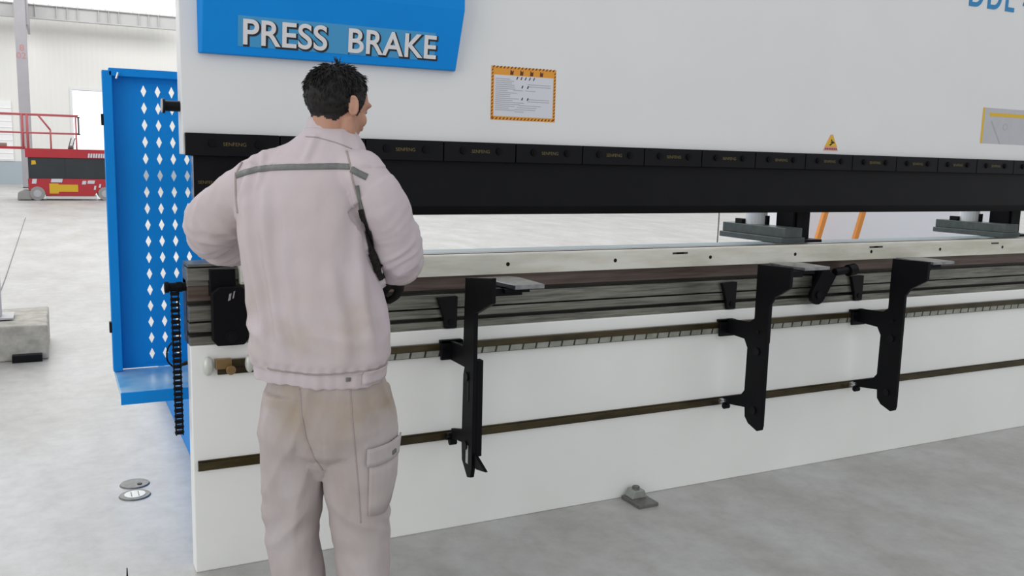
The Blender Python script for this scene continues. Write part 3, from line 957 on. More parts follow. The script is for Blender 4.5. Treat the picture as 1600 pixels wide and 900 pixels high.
b = nb(); cyl(b, (0.70, yF + 0.03, 1.84), (0.70, yF + 0.03, 2.33), 0.022, n=8); box(b, 0.66, 0.74, yF + 0.0, yF + 0.06, 1.82, 1.86); box(b, 0.66, 0.74, yF + 0.0, yF + 0.06, 2.29, 2.33)
obj('gate_latch', b, 'liftdark', LF)
b = nb(); box(b, -1.50, -1.28, yF, yF + 0.2, 2.12, 2.28); cyl(b, (-1.33, yF + 0.05, 2.28), (-1.32, yF + 0.05, 2.36), 0.02, n=8)
obj('control_box', b, 'liftdark', LF, 0.01)
b = nb(); box(b, 0.13, 0.62, yF - 0.012, yF, 0.24, 0.44); box(b, -0.10, 0.13, yF - 0.012, yF, 0.19, 0.47)
obj('yellow_sticker', b, 'yellow', LF)
b = nb()
for (xs_, zs_, ws_, hs_) in ((-0.06, 0.50, 0.28, 0.10), (0.72, 0.45, 0.10, 0.10), (0.86, 0.47, 0.18, 0.09), (1.02, 0.30, 0.05, 0.11), (-0.53, 0.46, 0.11, 0.13), (1.15, 0.36, 0.05, 0.10)):
    prism(b, [(xs_, zs_), (xs_ + ws_, zs_), (xs_ + ws_ + 0.02, zs_ + hs_), (xs_ + 0.02, zs_ + hs_)], 'y', yF - 0.012, yF)
for i in range(8):
    prism(b, [(0.90 + i * 0.065, 1.20), (0.945 + i * 0.065, 1.20), (0.96 + i * 0.065, 1.32), (0.915 + i * 0.065, 1.32)], 'y', yF - 0.012, yF)
obj('white_sticker', b, 'paper', LF)
t = thing('tool_pair', 'two grey handles sticking up from the deck of the red lift', 'tool', (0.45, 25.4, 1.43))
b = nb(); tube(b, [(-0.03, 0, 0.01), (0.05, 0, 0.30)], [0.014, 0.014], n=8)
obj('handle', b, 'steelgrey', t, smooth=True)
b = nb(); tube(b, [(0.06, 0, 0.01), (0.15, 0, 0.30)], [0.014, 0.014], n=8); box(b, -0.02, 0.10, -0.03, 0.03, 0.0, 0.10)
obj('handle', b, 'steelgrey', t, smooth=True)
M['card'] = mat('brown_card', (0.36, 0.30, 0.23, 1), 0.8)
b = nb(); box(b, -1.55, -1.10, 25.3, 25.7, 1.47, 1.56); box(b, -1.55, -1.10, 25.29, 25.3, 1.50, 1.51)
tag(obj('flat_box', b, 'card', None, 0.006), 'flat brown box lying on the extension deck of the red lift', 'box')

# ------------------------------------------------------------------ things seen through the gap behind the machine
CB = thing('machine_cabinet', 'white cabinet standing behind the press brake, seen through the tool gap', 'cabinet', (0, 0, 0))
M['cab'] = mat('cabinet_white', (0.90, 0.90, 0.94, 1), 0.4)
b = nb(); box(b, 8.70, 12.7, 5.6, 6.6, 0.08, 2.0); box(b, 8.75, 12.65, 5.65, 6.55, 0.0, 0.08)
obj('cabinet_body', b, 'cab', CB, 0.02)
b = nb(); box(b, 8.68, 12.72, 5.58, 6.62, 2.0, 2.04)
obj('top_panel', b, 'cab', CB, 0.01)
OS = thing('orange_stand', 'orange stand with two slanted uprights before the white cabinet', 'stand', (0, 0, 0))
for xx in (8.36, 9.01):
    b = nb(); prism(b, [(xx - 0.18, 0.0), (xx - 0.11, 0.0), (xx + 0.30, 1.35), (xx + 0.23, 1.35)], 'y', 5.0, 5.05)
    obj('upright', b, 'orangep', OS, 0.004)
b = nb(); box(b, 8.50, 9.36, 4.99, 5.06, 1.35, 1.42); box(b, 8.18, 9.0, 5.005, 5.045, 0.06, 0.12)
split(obj('cross_bar', b, 'orangep', OS, 0.004))
for xx in (8.36, 9.01):
    b = nb(); box(b, xx - 0.20, xx - 0.08, 4.7, 5.35, 0.0, 0.04)
    obj('foot', b, 'orangep', OS, 0.004)
b = nb(); tube(b, [(7.2, 5.5, 0.01), (7.22, 5.5, 0.8), (7.2, 5.5, 1.8)], [0.008] * 3, n=8); cyl(b, (7.2, 5.5, 0), (7.2, 5.5, 0.012), 0.12)
tag(obj('thin_stand', b, 'steelgrey', None, smooth=True), 'thin grey upright wire standing left of the orange stand', 'wire')

# ------------------------------------------------------------------ the worker
PER = thing('person', 'worker in mauve grey work jacket and trousers seen from behind, bending over the machine', 'person', (0.659, -0.693, 0), R(-15.29))
V3 = Vector

def remeshed(bm, voxel, smooth_iter, factor=0.5):
    """Union of overlapping closed pieces as one continuous skin."""
    bmesh.ops.recalc_face_normals(bm, faces=bm.faces[:])
    me = bpy.data.meshes.new('raw'); bm.to_mesh(me); bm.free()
    o = bpy.data.objects.new('raw', me); COL.objects.link(o)
    md = o.modifiers.new('r', 'REMESH'); md.mode = 'VOXEL'; md.voxel_size = voxel; md.adaptivity = 0
    sm = o.modifiers.new('s', 'SMOOTH'); sm.iterations = smooth_iter; sm.factor = factor
    dg = bpy.context.evaluated_depsgraph_get(); dg.update()
    out = bpy.data.meshes.new_from_object(o.evaluated_get(dg))
    bpy.data.objects.remove(o); bpy.data.meshes.remove(me)
    return out

def mesh_obj(name, me, m, parent):
    me.name = name
    me.materials.clear(); me.materials.append(M[m])
    for p in me.polygons: p.use_smooth = True
    o = bpy.data.objects.new(name, me); COL.objects.link(o); o.parent = parent
    return o

def ering(cx, cd, z, hw, hd, yaw=20, n=40, e=2.3):
    c, s = math.cos(R(-yaw)), math.sin(R(-yaw))
    out = []
    for i in range(n):
        t = 2 * math.pi * i / n
        x = hw * math.copysign(abs(math.cos(t)) ** (2 / e), math.cos(t))
        y = hd * math.copysign(abs(math.sin(t)) ** (2 / e), math.sin(t))
        out.append(V3((cx + x * c - y * s, cd + x * s + y * c, z)))
    return out

TORSO = [  # z, centre across, half width, half depth, centre in depth
    (0.830, -0.016, 0.184, 0.135, 0.000), (0.848, -0.016, 0.188, 0.139, 0.000), (0.878, -0.016, 0.190, 0.142, 0.000), (0.905, -0.016, 0.196, 0.148, -0.003),
    (0.96, -0.018, 0.193, 0.148, -0.004), (1.03, -0.022, 0.190, 0.144, -0.003), (1.10, -0.034, 0.186, 0.138, 0.0), (1.17, -0.048, 0.179, 0.133, 0.004),
    (1.24, -0.060, 0.174, 0.130, 0.010), (1.31, -0.066, 0.170, 0.126, 0.020), (1.37, -0.058, 0.172, 0.120, 0.030), (1.415, -0.045, 0.160, 0.110, 0.040),
    (1.450, -0.022, 0.135, 0.095, 0.050), (1.480, 0.003, 0.102, 0.082, 0.058), (1.505, 0.012, 0.076, 0.072, 0.064), (1.520, 0.012, 0.062, 0.062, 0.068)]
LARM = ([(-0.130, 0.050, 1.385), (-0.195, 0.085, 1.350), (-0.262, 0.145, 1.298), (-0.318, 0.205, 1.236), (-0.285, 0.300, 1.182), (-0.222, 0.375, 1.158)],
        [0.078, 0.076, 0.073, 0.071, 0.064, 0.050])
RARM = ([(0.088, -0.032, 1.390), (0.140, -0.050, 1.335), (0.176, -0.028, 1.262), (0.196, 0.030, 1.172), (0.208, 0.115, 1.146), (0.208, 0.185, 1.120)],
        [0.076, 0.066, 0.062, 0.061, 0.056, 0.046])
LEGL = [(0.80, -0.076, 0.088, 0.115, 0.01), (0.68, -0.086, 0.092, 0.115, 0.015), (0.56, -0.090, 0.084, 0.100, 0.02), (0.48, -0.094, 0.074, 0.092, 0.025), (0.42, -0.098, 0.068, 0.085, 0.025),
        (0.35, -0.097, 0.064, 0.080, 0.025), (0.25, -0.083, 0.067, 0.080, 0.02), (0.14, -0.076, 0.066, 0.080, 0.015), (0.055, -0.074, 0.064, 0.082, 0.015)]
LEGR = [(0.80, 0.078, 0.086, 0.115, -0.01), (0.68, 0.090, 0.096, 0.115, -0.015), (0.56, 0.090, 0.094, 0.102, -0.02), (0.48, 0.089, 0.082, 0.094, -0.02), (0.42, 0.094, 0.074, 0.088, -0.02),
        (0.35, 0.100, 0.071, 0.084, -0.025), (0.25, 0.104, 0.071, 0.082, -0.03), (0.14, 0.107, 0.070, 0.082, -0.035), (0.055, 0.109, 0.068, 0.084, -0.035)]

# head frame
hy, hp = R(50), R(16)
fh = V3((math.sin(hy), math.cos(hy), 0)); zz = V3((0, 0, 1))
HF = fh * math.cos(hp) - zz * math.sin(hp)
HU = fh * math.sin(hp) + zz * math.cos(hp)
HS = HF.cross(HU)
HC = V3((0.036, 0.075, 1.590))
HA = (HF, HS, HU)
def hd_(f, s, u): return HC + HF * f + HS * s + HU * u

def hand(bm, wrist, aim, palm_n, side, grow=0.0):
    """Palm, four fingers of unequal length curled towards the palm, and a thumb from the side of the palm."""
    aim = V3(aim).normalized(); pn = V3(palm_n); pn = (pn - aim * pn.dot(aim)).normalized()
    sd = aim.cross(pn) * side
    wv = V3(wrist)
    rings = []
    for (t, hw, hh) in ((-0.025, 0.024, 0.020), (0.0, 0.028, 0.019), (0.03, 0.037, 0.017), (0.065, 0.042, 0.015), (0.088, 0.040, 0.012), (0.094, 0.030, 0.007)):
        c = wv + aim * t
        rings.append([c + sd * ((hw + grow) * math.cos(2 * math.pi * k / 16)) + pn * ((hh + grow) * math.sin(2 * math.pi * k / 16)) for k in range(16)])
    loft(bm, rings)
    for k, (off, ln, curl) in enumerate(((0.030, 0.074, 42), (0.0105, 0.082, 46), (-0.0095, 0.076, 50), (-0.0285, 0.060, 54))):
        p = wv + aim * 0.080 + sd * off
        pts = [p]
        ang = R(14)
        for j, fr in enumerate((0.45, 0.30, 0.25)):
            ang += R(curl) * (0.45 if j == 0 else 0.8)
            d = aim * math.cos(ang) + pn * math.sin(ang) + sd * off * 1.5
            p = p + d.normalized() * ln * fr
            pts.append(p)
        tube(bm, pts, [0.0098 + grow, 0.0092 + grow, 0.0084 + grow, 0.0072 + grow], n=10, smooth=3)
    p = wv + aim * 0.022 + sd * 0.030
    pts = [p, p + sd * 0.024 + aim * 0.022 + pn * 0.010, p + sd * 0.030 + aim * 0.050 + pn * 0.022, p + sd * 0.022 + aim * 0.070 + pn * 0.034]
    tube(bm, pts, [0.014 + grow, 0.012 + grow, 0.0105 + grow, 0.0085 + grow], n=10, smooth=3)

RH = dict(wrist=(0.205, 0.225, 1.098), aim=(-0.50, 0.62, -0.45), palm_n=(-0.25, -0.45, -0.75), side=-1)
LH = dict(wrist=(-0.200, 0.400, 1.145), aim=(0.50, 0.75, -0.35), palm_n=(0.1, -0.2, -0.95), side=1)

# --- body: one continuous surface from scalp to ankles
b = nb()
loft(b, [ering(c, d, z, hw - 0.032, hd - 0.032, e=2.1) for (z, c, hw, hd, d) in TORSO[:-2]])
loft(b, [ering(0.0, 0, z, hw, hd, e=2.1) for (z, hw, hd) in ((0.55, 0.05, 0.05), (0.62, 0.125, 0.085), (0.75, 0.145, 0.10), (0.90, 0.135, 0.10))])
tube(b, LARM[0], [max(0.030, r * 0.62) for r in LARM[1]])
tube(b, RARM[0], [max(0.030, r * 0.62) for r in RARM[1]])
tube(b, [LARM[0][-1], LH['wrist']], [0.031, 0.027]); tube(b, [RARM[0][-1], RH['wrist']], [0.031, 0.027])
for LEG in (LEGL, LEGR):
    loft(b, [ering(c, d, z, hw * 0.70, hd * 0.66, e=2.0, n=24) for (z, c, hw, hd, d) in LEG])
hand(b, **RH); hand(b, **LH)
tube(b, [(0.004, 0.048, 1.44), (0.012, 0.062, 1.50), hd_(-0.012, 0, -0.045)], [0.066, 0.057, 0.056])
ellipsoid(b, hd_(-0.006, 0, 0.012), 0.093, 0.073, 0.084, HA)
ellipsoid(b, hd_(0.022, 0, -0.040), 0.060, 0.058, 0.074, HA)
ellipsoid(b, hd_(0.054, 0, -0.098), 0.026, 0.028, 0.022, HA)
for s in (-1, 1):
    tube(b, [hd_(0.0, s * 0.056, -0.045), hd_(0.012, s * 0.052, -0.078), hd_(0.050, s * 0.022, -0.100)], [0.019, 0.019, 0.018])
    ellipsoid(b, hd_(0.046, s * 0.040, -0.030), 0.026, 0.024, 0.024, HA)
    ellipsoid(b, hd_(0.066, s * 0.030, 0.018), 0.014, 0.028, 0.010, HA)
    ea = V3(HF * 0.82 + HS * s * 0.57).normalized(); eb = HU; ec_ = ea.cross(eb)
    ellipsoid(b, hd_(-0.016, s * 0.079, -0.014), 0.014, 0.006, 0.027, (ea, ec_, (HU * 0.97 - HF * 0.22).normalized()))
    ellipsoid(b, hd_(-0.002, s * 0.074, -0.038), 0.010, 0.006, 0.012, HA)
    rim = []
    for k in range(9):
        t = R(-60 + k * 33)
        rim.append(hd_(-0.016, s * 0.081, -0.012) + (ea * math.cos(t + 2.2) * -0.013) + (HU * 0.97 - HF * 0.22).normalized() * (0.025 * math.sin(t + 2.2)) + ec_ * 0.005 * (1 if ec_.dot(HS) * s > 0 else -1))
    tube(b, rim, [0.0040] * 9, n=8, smooth=3)
tube(b, [hd_(0.076, 0, 0.005), hd_(0.086, 0, -0.022), hd_(0.092, 0, -0.038)], [0.008, 0.009, 0.012])
for s in (-1, 1): ellipsoid(b, hd_(0.082, s * 0.011, -0.041), 0.010, 0.009, 0.008, HA)
tube(b, [hd_(0.072, -0.018, -0.070), hd_(0.079, 0, -0.068), hd_(0.072, 0.018, -0.070)], [0.006, 0.007, 0.006])
bodyme = remeshed(b, 0.004, 4)
body = mesh_obj('body', bodyme, 'skin', PER)
for s in (-1, 1):
    q = nb(); ellipsoid(q, hd_(0.066, s * 0.030, 0.003), 0.011, 0.013, 0.007, HA)
    e_ = obj('eye', q, 'eye', body, smooth=True)
    q = nb(); ellipsoid(q, hd_(0.0755, s * 0.030, 0.002), 0.003, 0.006, 0.006, HA)
    obj('pupil', q, 'ink', body, smooth=True)
q = nb(); tube(q, [hd_(0.072, -0.020, -0.070), hd_(0.0835, 0, -0.069), hd_(0.072, 0.020, -0.070)], [0.003, 0.0045, 0.003], n=10)
obj('lips', q, 'lip', body, smooth=True)

# --- hair grown from the scalp part of the head
def hairiness(p):
    d = p - HC
    f, s, u = d.dot(HF), d.dot(HS), d.dot(HU)
    if d.length > 0.16: return -1
    wob = 0.006 * noise.noise(p * 60)
    if f < -0.035: line = -0.058
    elif f < 0.008: line = -0.058 + (f + 0.035) / 0.043 * 0.068
    elif f < 0.022: line = -0.026
    else: line = -0.026 + min(1, (f - 0.022) / 0.022) * 0.082
    if -0.036 < f < 0.008 and abs(s) > 0.077 : return -1
    return u - line + wob
hb = nb()
vm = {}
tufts = []
for p in bodyme.polygons:
    c = p.center
    if c.z < 1.48 or hairiness(c) < 0: continue
    vs = []
    for vi in p.vertices:
        if vi not in vm:
            v = bodyme.vertices[vi]
            h = hairiness(v.co)
            t = 0.001 + 0.0075 * min(1.0, max(0.0, h) / 0.085) + 0.0022 * noise.noise(v.co * 90) + 0.003 * noise.noise(v.co * 32)
            vm[vi] = hb.verts.new(v.co + v.normal * max(0.001, t))
        vs.append(vm[vi])
    try:
        hf = hb.faces.new(vs)
        if hairiness(c) < 0.030 + 0.030 * noise.noise(c * 45) and (c - HC).dot(HF) < 0.02: hf.material_index = 1
    except ValueError: pass
    tufts.append((c.copy(), p.normal.copy(), hairiness(c)))
rnd = random.Random(11)
for k in range(2600):
    c, nrm, h = tufts[rnd.randrange(len(tufts))]
    if h < 0.004: continue
    t = min(1.0, h / 0.10) ** 1.4
    crown = hd_(-0.045, 0.0, 0.085)
    fl = (c - crown); fl = fl - nrm * fl.dot(nrm)
    fl = fl.normalized() if fl.length > 1e-4 else HF
    d = (fl * (0.8 + rnd.random() * 0.3) + nrm * rnd.uniform(0.12, 0.22 + 0.35 * t) + V3((rnd.uniform(-.35, .35), rnd.uniform(-.35, .35), rnd.uniform(-.3, .3)))).normalized()
    ln = (0.005 + 0.019 * t) * rnd.uniform(0.7, 1.25)
    p0 = c + nrm * 0.008 * t
    a_, b_ = frame_of(d)
    w_ = 0.0011 + 0.0008 * t
    B_ = [hb.verts.new(p0 + (a_ * math.cos(q) + b_ * math.sin(q)) * w_) for q in (0, 2.09, 4.19)]
    mid = p0 + d * ln * 0.6
    C_ = [hb.verts.new(mid - nrm * ln * 0.04 + (a_ * math.cos(q) + b_ * math.sin(q)) * w_ * 0.7) for q in (0, 2.09, 4.19)]
    tip = hb.verts.new(p0 + d * ln - nrm * ln * 0.22)
    for i in range(3):
        j = (i + 1) % 3
        hb.faces.new((B_[i], B_[j], C_[j], C_[i])); hb.faces.new((C_[i], C_[j], tip))
ct = hd_(-0.022, -0.012, 0.098)
for k in range(14):   # cowlick
    d = (HU + V3((rnd.uniform(-.45, .35), rnd.uniform(-.3, .3), 0))).normalized()
    tube(hb, [ct + V3((rnd.uniform(-.01, .01), rnd.uniform(-.01, .01), -0.004)), ct + d * 0.014, ct + d * rnd.uniform(0.022, 0.034) + V3((-0.004, 0, 0))], [0.0012, 0.0010, 0.0004], n=5, smooth=2, cap_round=False)
me = bpy.data.meshes.new('hair'); hb.to_mesh(me); hb.free()
hair = mesh_obj('hair', me, 'hair', PER)
M['crop'] = mat('cropped_hair', (0.045, 0.036, 0.031, 1), 0.6, scale=70, col2=(0.012, 0.011, 0.010, 1), spec=0.2)
me.materials.append(M['crop'])

# --- jacket
b = nb()
loft(b, [ering(c, d, z, hw, hd) for (z, c, hw, hd, d) in TORSO])
tube(b, LARM[0], LARM[1], n=24); tube(b, RARM[0], RARM[1], n=24)
for A in (LARM, RARM):   # gathered cuffs
    e0, e1 = V3(A[0][-2]), V3(A[0][-1]); d = (e1 - e0).normalized()
    tube(b, [e1 + d * 0.015, e1 + d * 0.055], [0.041, 0.040], n=24)
jme = remeshed(b, 0.006, 5)

def seg_dist(p, A):
    best = 9; tt = 0; ax = None
    for i in range(len(A[0]) - 1):
        a, c = V3(A[0][i]), V3(A[0][i + 1]); ab = c - a
        t = max(0, min(1, (p - a).dot(ab) / ab.length_squared))
        dd = (p - a - ab * t).length
        if dd < best: best, tt, ax = dd, i + t, ab.normalized()
    return best, tt, ax
FOLDS = [(-0.205, 1.36, -0.165, 0.93, 0.009, 0.010), (-0.165, 1.37, -0.115, 0.92, 0.010, 0.013), (-0.12, 1.22, -0.06, 0.91, 0.007, 0.016),
         (0.02, 1.16, 0.045, 0.91, 0.008, 0.018), (0.075, 1.28, 0.12, 0.93, 0.008, 0.014), (-0.195, 1.44, -0.215, 1.33, 0.007, 0.008), (-0.165, 1.45, -0.18, 1.36, 0.006, 0.007),
         (-0.03, 1.50, -0.055, 1.43, 0.006, 0.008), (0.06, 1.40, 0.085, 1.25, 0.009, 0.010)]
def ridged(v): return 1 - 2 * abs(noise.noise(v))
N = [v.normal.copy() for v in jme.vertices]
for v, nr in zip(jme.vertices, N):
    p = v.co.copy()
    dl, tl_, axl = seg_dist(p, LARM); dr, tr_, axr = seg_dist(p, RARM)
    off = 0.0
    sl = None
    if dl < 0.10 and tl_ > 0.7: sl = (tl_, axl, 3.0)
    if dr < 0.10 and tr_ > 0.7: sl = (tr_, axr, 9.0)
    if sl:
        t, ax, sd = sl
        near = math.exp(-((t - 3.2) / 1.3) ** 2)
        q = V3((t * 1.5 + p.x * 7 + sd, p.y * 9, p.z * 9 + t * 0.8))
        off += 0.012 * near * ridged(q * 1.25) + 0.008 * noise.noise(q * 0.8 + V3((0, 5, 0))) + 0.005 * near * ridged(q * 2.4) + 0.005 * ridged(V3((p.x * 14 + p.z * 9, p.y * 12, p.z * 4 + sd)))
        if t > 4.2: off += 0.003 * math.sin(t * 30) * min(1, (t - 4.2))
    else:
        fade = max(0.0, min(1.0, (1.44 - p.z) / 0.12))
        q = V3((p.x * 10, p.y * 7, p.z * 1.9))
        off += fade * (0.0075 * noise.noise(q) + 0.0055 * ridged(q * 1.15 + V3((p.z * 1.1, 3, 0))) * max(0, 0.4 + 0.6 * noise.noise(V3((p.x * 5, p.y * 5, 2)))))
        off += 0.0045 * noise.noise(p * 15) * fade
        if p.y < 0.06:
            for (x1_, z1_, x2_, z2_, am, wd) in FOLDS:
                if min(z1_, z2_) - 0.05 < p.z < max(z1_, z2_) + 0.05:
                    u = (p.z - z1_) / (z2_ - z1_)
                    en = max(0.0, 1 - max(0.0, abs(u - 0.5) * 2 - 0.75) / 0.45)
                    xc_ = x1_ + (x2_ - x1_) * u + 0.006 * math.sin(p.z * 14 + x1_ * 30)
                    off += am * en * (math.exp(-((p.x - xc_) / wd) ** 2) - 0.55 * math.exp(-((p.x - xc_ - wd * 2.1) / (wd * 1.1)) ** 2))
        low = math.exp(-((p.z - 0.985) / 0.06) ** 2)
        off += 0.006 * low * ridged(V3((p.x * 5, p.y * 5, p.z * 15 + p.x * 4)))
        if 0.872 < p.z < 0.90: off += 0.0025 * math.sin(p.x * 210) * (1 - abs(p.z - 0.886) / 0.014)
        if p.z < 0.875: off -= 0.004 - 0.0014 * math.sin(p.x * 190)
        if p.z > 1.42: off += 0.004 * ridged(V3((p.x * 16, p.y * 16, p.z * 5)))
    v.co = p + nr * off
jacket = mesh_obj('jacket', jme, 'jacket', PER)
jb = BVHTree.FromPolygons([v.co for v in jme.vertices], [tuple(p.vertices) for p in jme.polygons])

def patch(bvh, axis, path, half, off, name, m, parent, thick=0.002):
    """Strip of cloth lying on a garment: path of (angle, z), half height, around a vertical axis function."""
    q = nb(); rows = []
    for (th, z, h) in path:
        row = []
        for k in range(5):
            zz_ = z - h + 2 * h * k / 4
            cx_, cy_ = axis(zz_)
            d = V3((math.cos(R(th)), math.sin(R(th)), 0))
            hit = bvh.ray_cast(V3((cx_, cy_, zz_)) + d * 0.6, -d)[0]
            if hit is None: row.append(None); continue
            row.append(hit + d * off)
        rows.append(row)
    vv = [[q.verts.new(p) if p is not None else None for p in r] for r in rows]
    for i in range(len(vv) - 1):
        for k in range(4):
            f = (vv[i][k], vv[i + 1][k], vv[i + 1][k + 1], vv[i][k + 1])
            if all(f) and max((a.co - c.co).length for a in f for c in f) < 0.06: q.faces.new(f)
    o = obj(name, q, m, parent, smooth=True)
    s = o.modifiers.new('solid', 'SOLIDIFY'); s.thickness = thick; s.offset = 0
    return o
def taxis(z):
    zs = [t[0] for t in TORSO]
    return float(np.interp(z, zs, [t[1] for t in TORSO])), float(np.interp(z, zs, [t[4] for t in TORSO]))
def back_strip(bvh, path, half, off, name, m, parent, thick=0.002):
    """Narrow ribbon laid on the back of a garment along a path of (across, height)."""
    P = []
    for (x_, z_) in path:
        hit = bvh.ray_cast(V3((x_, -0.8, z_)), V3((0, 1, 0)))[0]
        if hit is not None: P.append((x_, z_))
    q = nb(); rows = []
    for i, (x_, z_) in enumerate(P):
        x1_, z1_ = P[max(i - 1, 0)]; x2_, z2_ = P[min(i + 1, len(P) - 1)]
        L_ = math.hypot(x2_ - x1_, z2_ - z1_) or 1
        nx_, nz_ = -(z2_ - z1_) / L_, (x2_ - x1_) / L_
        row = []
        for k in range(3):
            h = (k - 1) * half
            hit, hn = bvh.ray_cast(V3((x_ + nx_ * h, -0.8, z_ + nz_ * h)), V3((0, 1, 0)))[:2]
            row.append(q.verts.new(hit + hn * off) if hit is not None else None)
        rows.append(row)
    for i in range(len(rows) - 1):
        for k in range(2):
            f = (rows[i][k], rows[i + 1][k], rows[i + 1][k + 1], rows[i][k + 1])
            if all(f) and max((a_.co - c_.co).length for a_ in f for c_ in f) < 0.05: q.faces.new(f)
    o = obj(name, q, m, parent, smooth=True)
    s_ = o.modifiers.new('solid', 'SOLIDIFY'); s_.thickness = thick; s_.offset = 0
    return o
def poly(pts, n=60):
    t = np.linspace(0, 1, n); k = np.linspace(0, 1, len(pts))
    return list(zip(np.interp(t, k, [p[0] for p in pts]).tolist(), np.interp(t, k, [p[1] for p in pts]).tolist()))
# grey tape across the back yoke, running on over the right sleeve; dark seams at both armholes
back_strip(jb, poly([(-0.236, 1.388), (-0.208, 1.398), (-0.180, 1.406), (-0.140, 1.412), (-0.09, 1.4155), (-0.03, 1.418), (0.03, 1.420), (0.062, 1.420)], 90), 0.0075, 0.0016, 'reflective_tape', 'stripe', jacket)
back_strip(jb, poly([(0.066, 1.414), (0.085, 1.404), (0.106, 1.394)], 24), 0.0085, 0.0016, 'reflective_tape', 'stripe', jacket)
back_strip(jb, poly([(0.055, 1.462), (0.062, 1.43), (0.068, 1.39), (0.082, 1.34), (0.098, 1.27)], 60), 0.0022, 0.0008, 'armhole_seam', 'seam', jacket, 0.0012)
back_strip(jb, poly([(-0.222, 1.425), (-0.237, 1.39), (-0.236, 1.34), (-0.230, 1.29)], 60), 0.0022, 0.0008, 'armhole_seam', 'seam', jacket, 0.0012)
M['crease_shade'] = mat('underarm_crease_shade', (0.028, 0.024, 0.023, 1), 0.9, var=0.3, scale=80, spec=0.1)  # dark tone paints the shade in the crease between arm and torso
back_strip(jb, poly([(0.080, 1.372), (0.086, 1.34), (0.098, 1.295)], 40), 0.0045, 0.0020, 'gusset_crease_shade', 'stripe', jacket, 0.0015)
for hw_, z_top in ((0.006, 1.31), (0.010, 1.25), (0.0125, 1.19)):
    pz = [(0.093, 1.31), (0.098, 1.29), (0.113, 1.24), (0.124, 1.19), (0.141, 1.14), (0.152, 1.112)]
    back_strip(jb, poly([(float(np.interp(-z__, [-q_[1] for q_ in pz], [q_[0] for q_ in pz])), z__) for z__ in np.linspace(z_top, 1.114, 30).tolist()], 80), hw_, 0.0035 + hw_ * 0.1, 'gusset_crease_shade', 'crease_shade', jacket, 0.002)
back_strip(jb, poly([(-0.052, 1.497), (-0.02, 1.495), (0.03, 1.482), (0.07, 1.467)], 40), 0.0011, 0.0006, 'collar_seam', 'seam', jacket, 0.0012)
path = [(-150 + i * 2.2, 0.882 - 0.004 * math.sin(i * 0.08), 0.0022) for i in range(75)]
patch(jb, taxis, path, 0, 0.0008, 'waist_seam', 'seam', jacket, 0.0012)
path = [(-52 + i * 3.5, 0.862, 0.019) for i in range(12)]
patch(jb, taxis, path, 0, 0.003, 'waist_tab', 'jacket', jacket, 0.003)
path = [(-66 + i * 1.0, 0.862, 0.005) for i in range(5)]
patch(jb, taxis, path, 0, 0.002, 'tab_button', 'steelgrey', jacket, 0.003)
# stand-up collar
q = nb(); rings = []
for (zo, r_, t_) in ((0, 0.071, 0), (0.018, 0.069, 0), (0.036, 0.067, 0), (0.047, 0.066, 0), (0.049, 0.063, 0), (0.046, 0.060, 0), (0.02, 0.061, 0), (0.0, 0.062, 0)):
    ring = []
    for k in range(40):
        t = 2 * math.pi * k / 40
        x, y = r_ * math.cos(t), r_ * 0.98 * math.sin(t)
        ring.append(V3((0.013 + x + zo * 0.12, 0.068 + y + zo * 0.2, 1.480 + zo - 0.32 * x * (0.6 + zo * 9) - 0.16 * y + 0.0015 * noise.noise(V3((x * 60, y * 60, zo * 40))))))
    rings.append(ring)
loft(q, rings, cap=False)
obj('collar', q, 'jacket', jacket, smooth=True)

# --- trousers
b = nb()
loft(b, [ering(c, d, z, hw, hd) for (z, c, hw, hd, d) in ((0.60, 0.0, 0.10, 0.07, 0), (0.64, 0.003, 0.165, 0.115, 0), (0.70, 0.005, 0.176, 0.128, 0), (0.77, 0.004, 0.168, 0.128, 0), (0.84, 0.001, 0.156, 0.120, 0), (0.88, 0.0, 0.148, 0.112, 0))])
for LEG in (LEGL, LEGR): loft(b, [ering(c, d, z, hw, hd, n=30, e=2.2) for (z, c, hw, hd, d) in LEG])
loft(b, [ering(-0.004, 0.0, z, hw, hd, e=2.0) for (z, hw, hd) in ((0.555, 0.030, 0.05), (0.60, 0.07, 0.085), (0.66, 0.11, 0.10))])
tme = remeshed(b, 0.006, 6)
N = [v.normal.copy() for v in tme.vertices]
for v, nr in zip(tme.vertices, N):
    p = v.co.copy()
    s = -1 if p.x < -0.005 else 1
    q = V3((p.x * 11, p.y * 8, p.z * 2.4 + s * 4))
    off = 0.0085 * noise.noise(q) + 0.0085 * ridged(q * 1.2 + V3((p.z * 2.5 * s, 0, 0))) * 0.8
    off += 0.004 * noise.noise(p * 16)
    knee = math.exp(-((p.z - 0.44) / 0.10) ** 2)
    off += 0.009 * knee * ridged(V3((p.x * 6, p.y * 6, p.z * 13 + s * p.x * 8)))
    ank = max(0, (0.22 - p.z) / 0.16)
    off += 0.008 * ank * ridged(V3((p.x * 4, p.y * 4, p.z * 22)))
    if p.z > 0.62:   # drag lines from the seat to the crotch
        off += 0.005 * ridged(V3(((p.x + (p.z - 0.6) * 0.35 * s) * 15, 2.0, p.z * 1.2))) * min(1, (p.z - 0.62) / 0.05)
        off -= 0.006 * math.exp(-((p.x + 0.075 - (0.83 - p.z) * 0.22) / 0.012) ** 2)
    v.co = p + nr * off
trousers = mesh_obj('trousers', tme, 'trouser', PER)
tb = BVHTree.FromPolygons([v.co for v in tme.vertices], [tuple(p.vertices) for p in tme.polygons])
lax = lambda z: (0.080, -0.015)
patch(tb, lax, [(-78 + i * 4, 0.638, 0.026) for i in range(23)], 0, 0.008, 'pocket_flap', 'trouser', trousers, 0.004)
patch(tb, lax, [(-74 + i * 4, 0.545, 0.078) for i in range(21)], 0, 0.0045, 'pocket', 'trouser', trousers, 0.004)
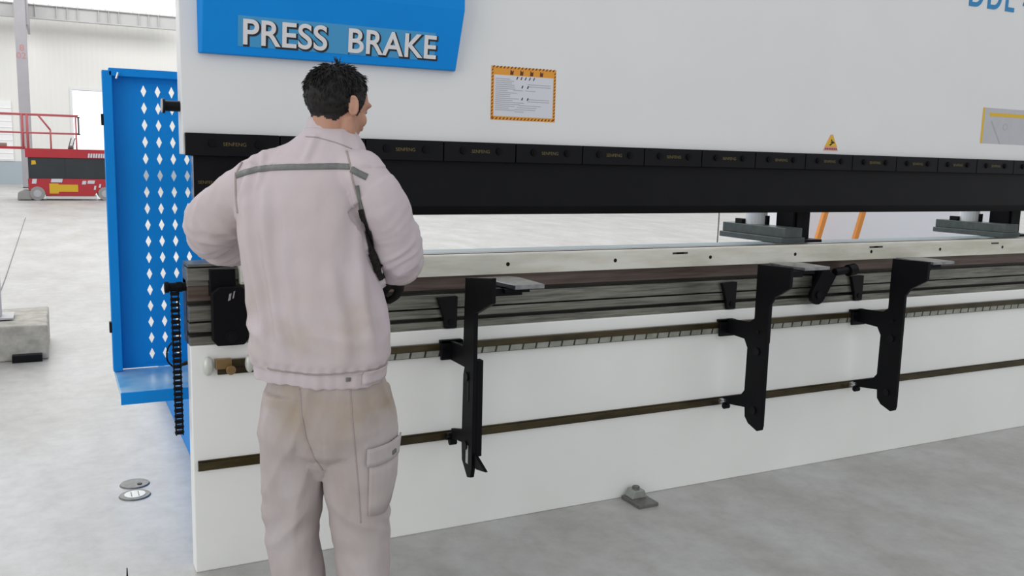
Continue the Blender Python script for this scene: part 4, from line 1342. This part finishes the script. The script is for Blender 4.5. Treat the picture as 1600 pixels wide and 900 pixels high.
patch(tb, lax, [(-30 + i * 3, 0.630, 0.0055) for i in range(5)], 0, 0.0115, 'flap_button', 'steelgrey', trousers, 0.003)
back_strip(tb, poly([(-0.070, 0.83), (-0.066, 0.76), (-0.056, 0.70), (-0.035, 0.64), (-0.012, 0.595)], 60), 0.0020, 0.0006, 'seat_seam', 'seam', trousers, 0.0012)
back_strip(tb, poly([(0.062, 0.83), (0.066, 0.76), (0.073, 0.68), (0.084, 0.55), (0.09, 0.45)], 60), 0.0014, 0.0006, 'side_seam', 'seam', trousers, 0.0012)
# --- shoes and gloves
for (cx_, cd_, yw) in ((-0.074, 0.02, 12), (0.109, -0.03, 26)):
    q = nb()
    fx, fy = math.sin(R(yw)), math.cos(R(yw))
    def sp(l, s_, z): return V3((cx_ + fx * l + fy * s_, cd_ + fy * l - fx * s_, z))
    rings = []
    for (l, hw, h) in ((-0.085, 0.020, 0.05), (-0.078, 0.033, 0.085), (-0.04, 0.038, 0.105), (0.02, 0.041, 0.10), (0.08, 0.046, 0.072), (0.13, 0.046, 0.055), (0.17, 0.034, 0.045), (0.186, 0.015, 0.03)):
        rings.append([sp(l, hw * math.cos(2 * math.pi * k / 18), max(0.002, h * 0.5 + h * 0.5 * math.sin(2 * math.pi * k / 18) * 1.06)) for k in range(18)])
    loft(q, rings)
    so = obj('shoe', q, 'shoe', PER, smooth=True)
    q = nb(); rings = []
    for z in (0.0, 0.016):
        ring = []
        for k in range(28):
            t = 2 * math.pi * k / 28
            ring.append(sp(0.05 + 0.140 * math.cos(t), 0.046 * math.sin(t) * (1 + 0.12 * math.cos(t)), z))
        rings.append(ring)
    loft(q, rings)
    obj('sole', q, 'black2', so)
for H_, A in ((RH, RARM), (LH, LARM)):
    q = nb(); hand(q, grow=0.003, **H_)
    e1 = V3(A[0][-1]); wv = V3(H_['wrist'])
    tube(q, [wv + (e1 - wv) * 0.55, wv, wv + V3(H_['aim']).normalized() * 0.02], [0.036, 0.033, 0.030], n=16)
    gm = remeshed(q, 0.0042, 3)
    mesh_obj('glove', gm, 'glove', PER)
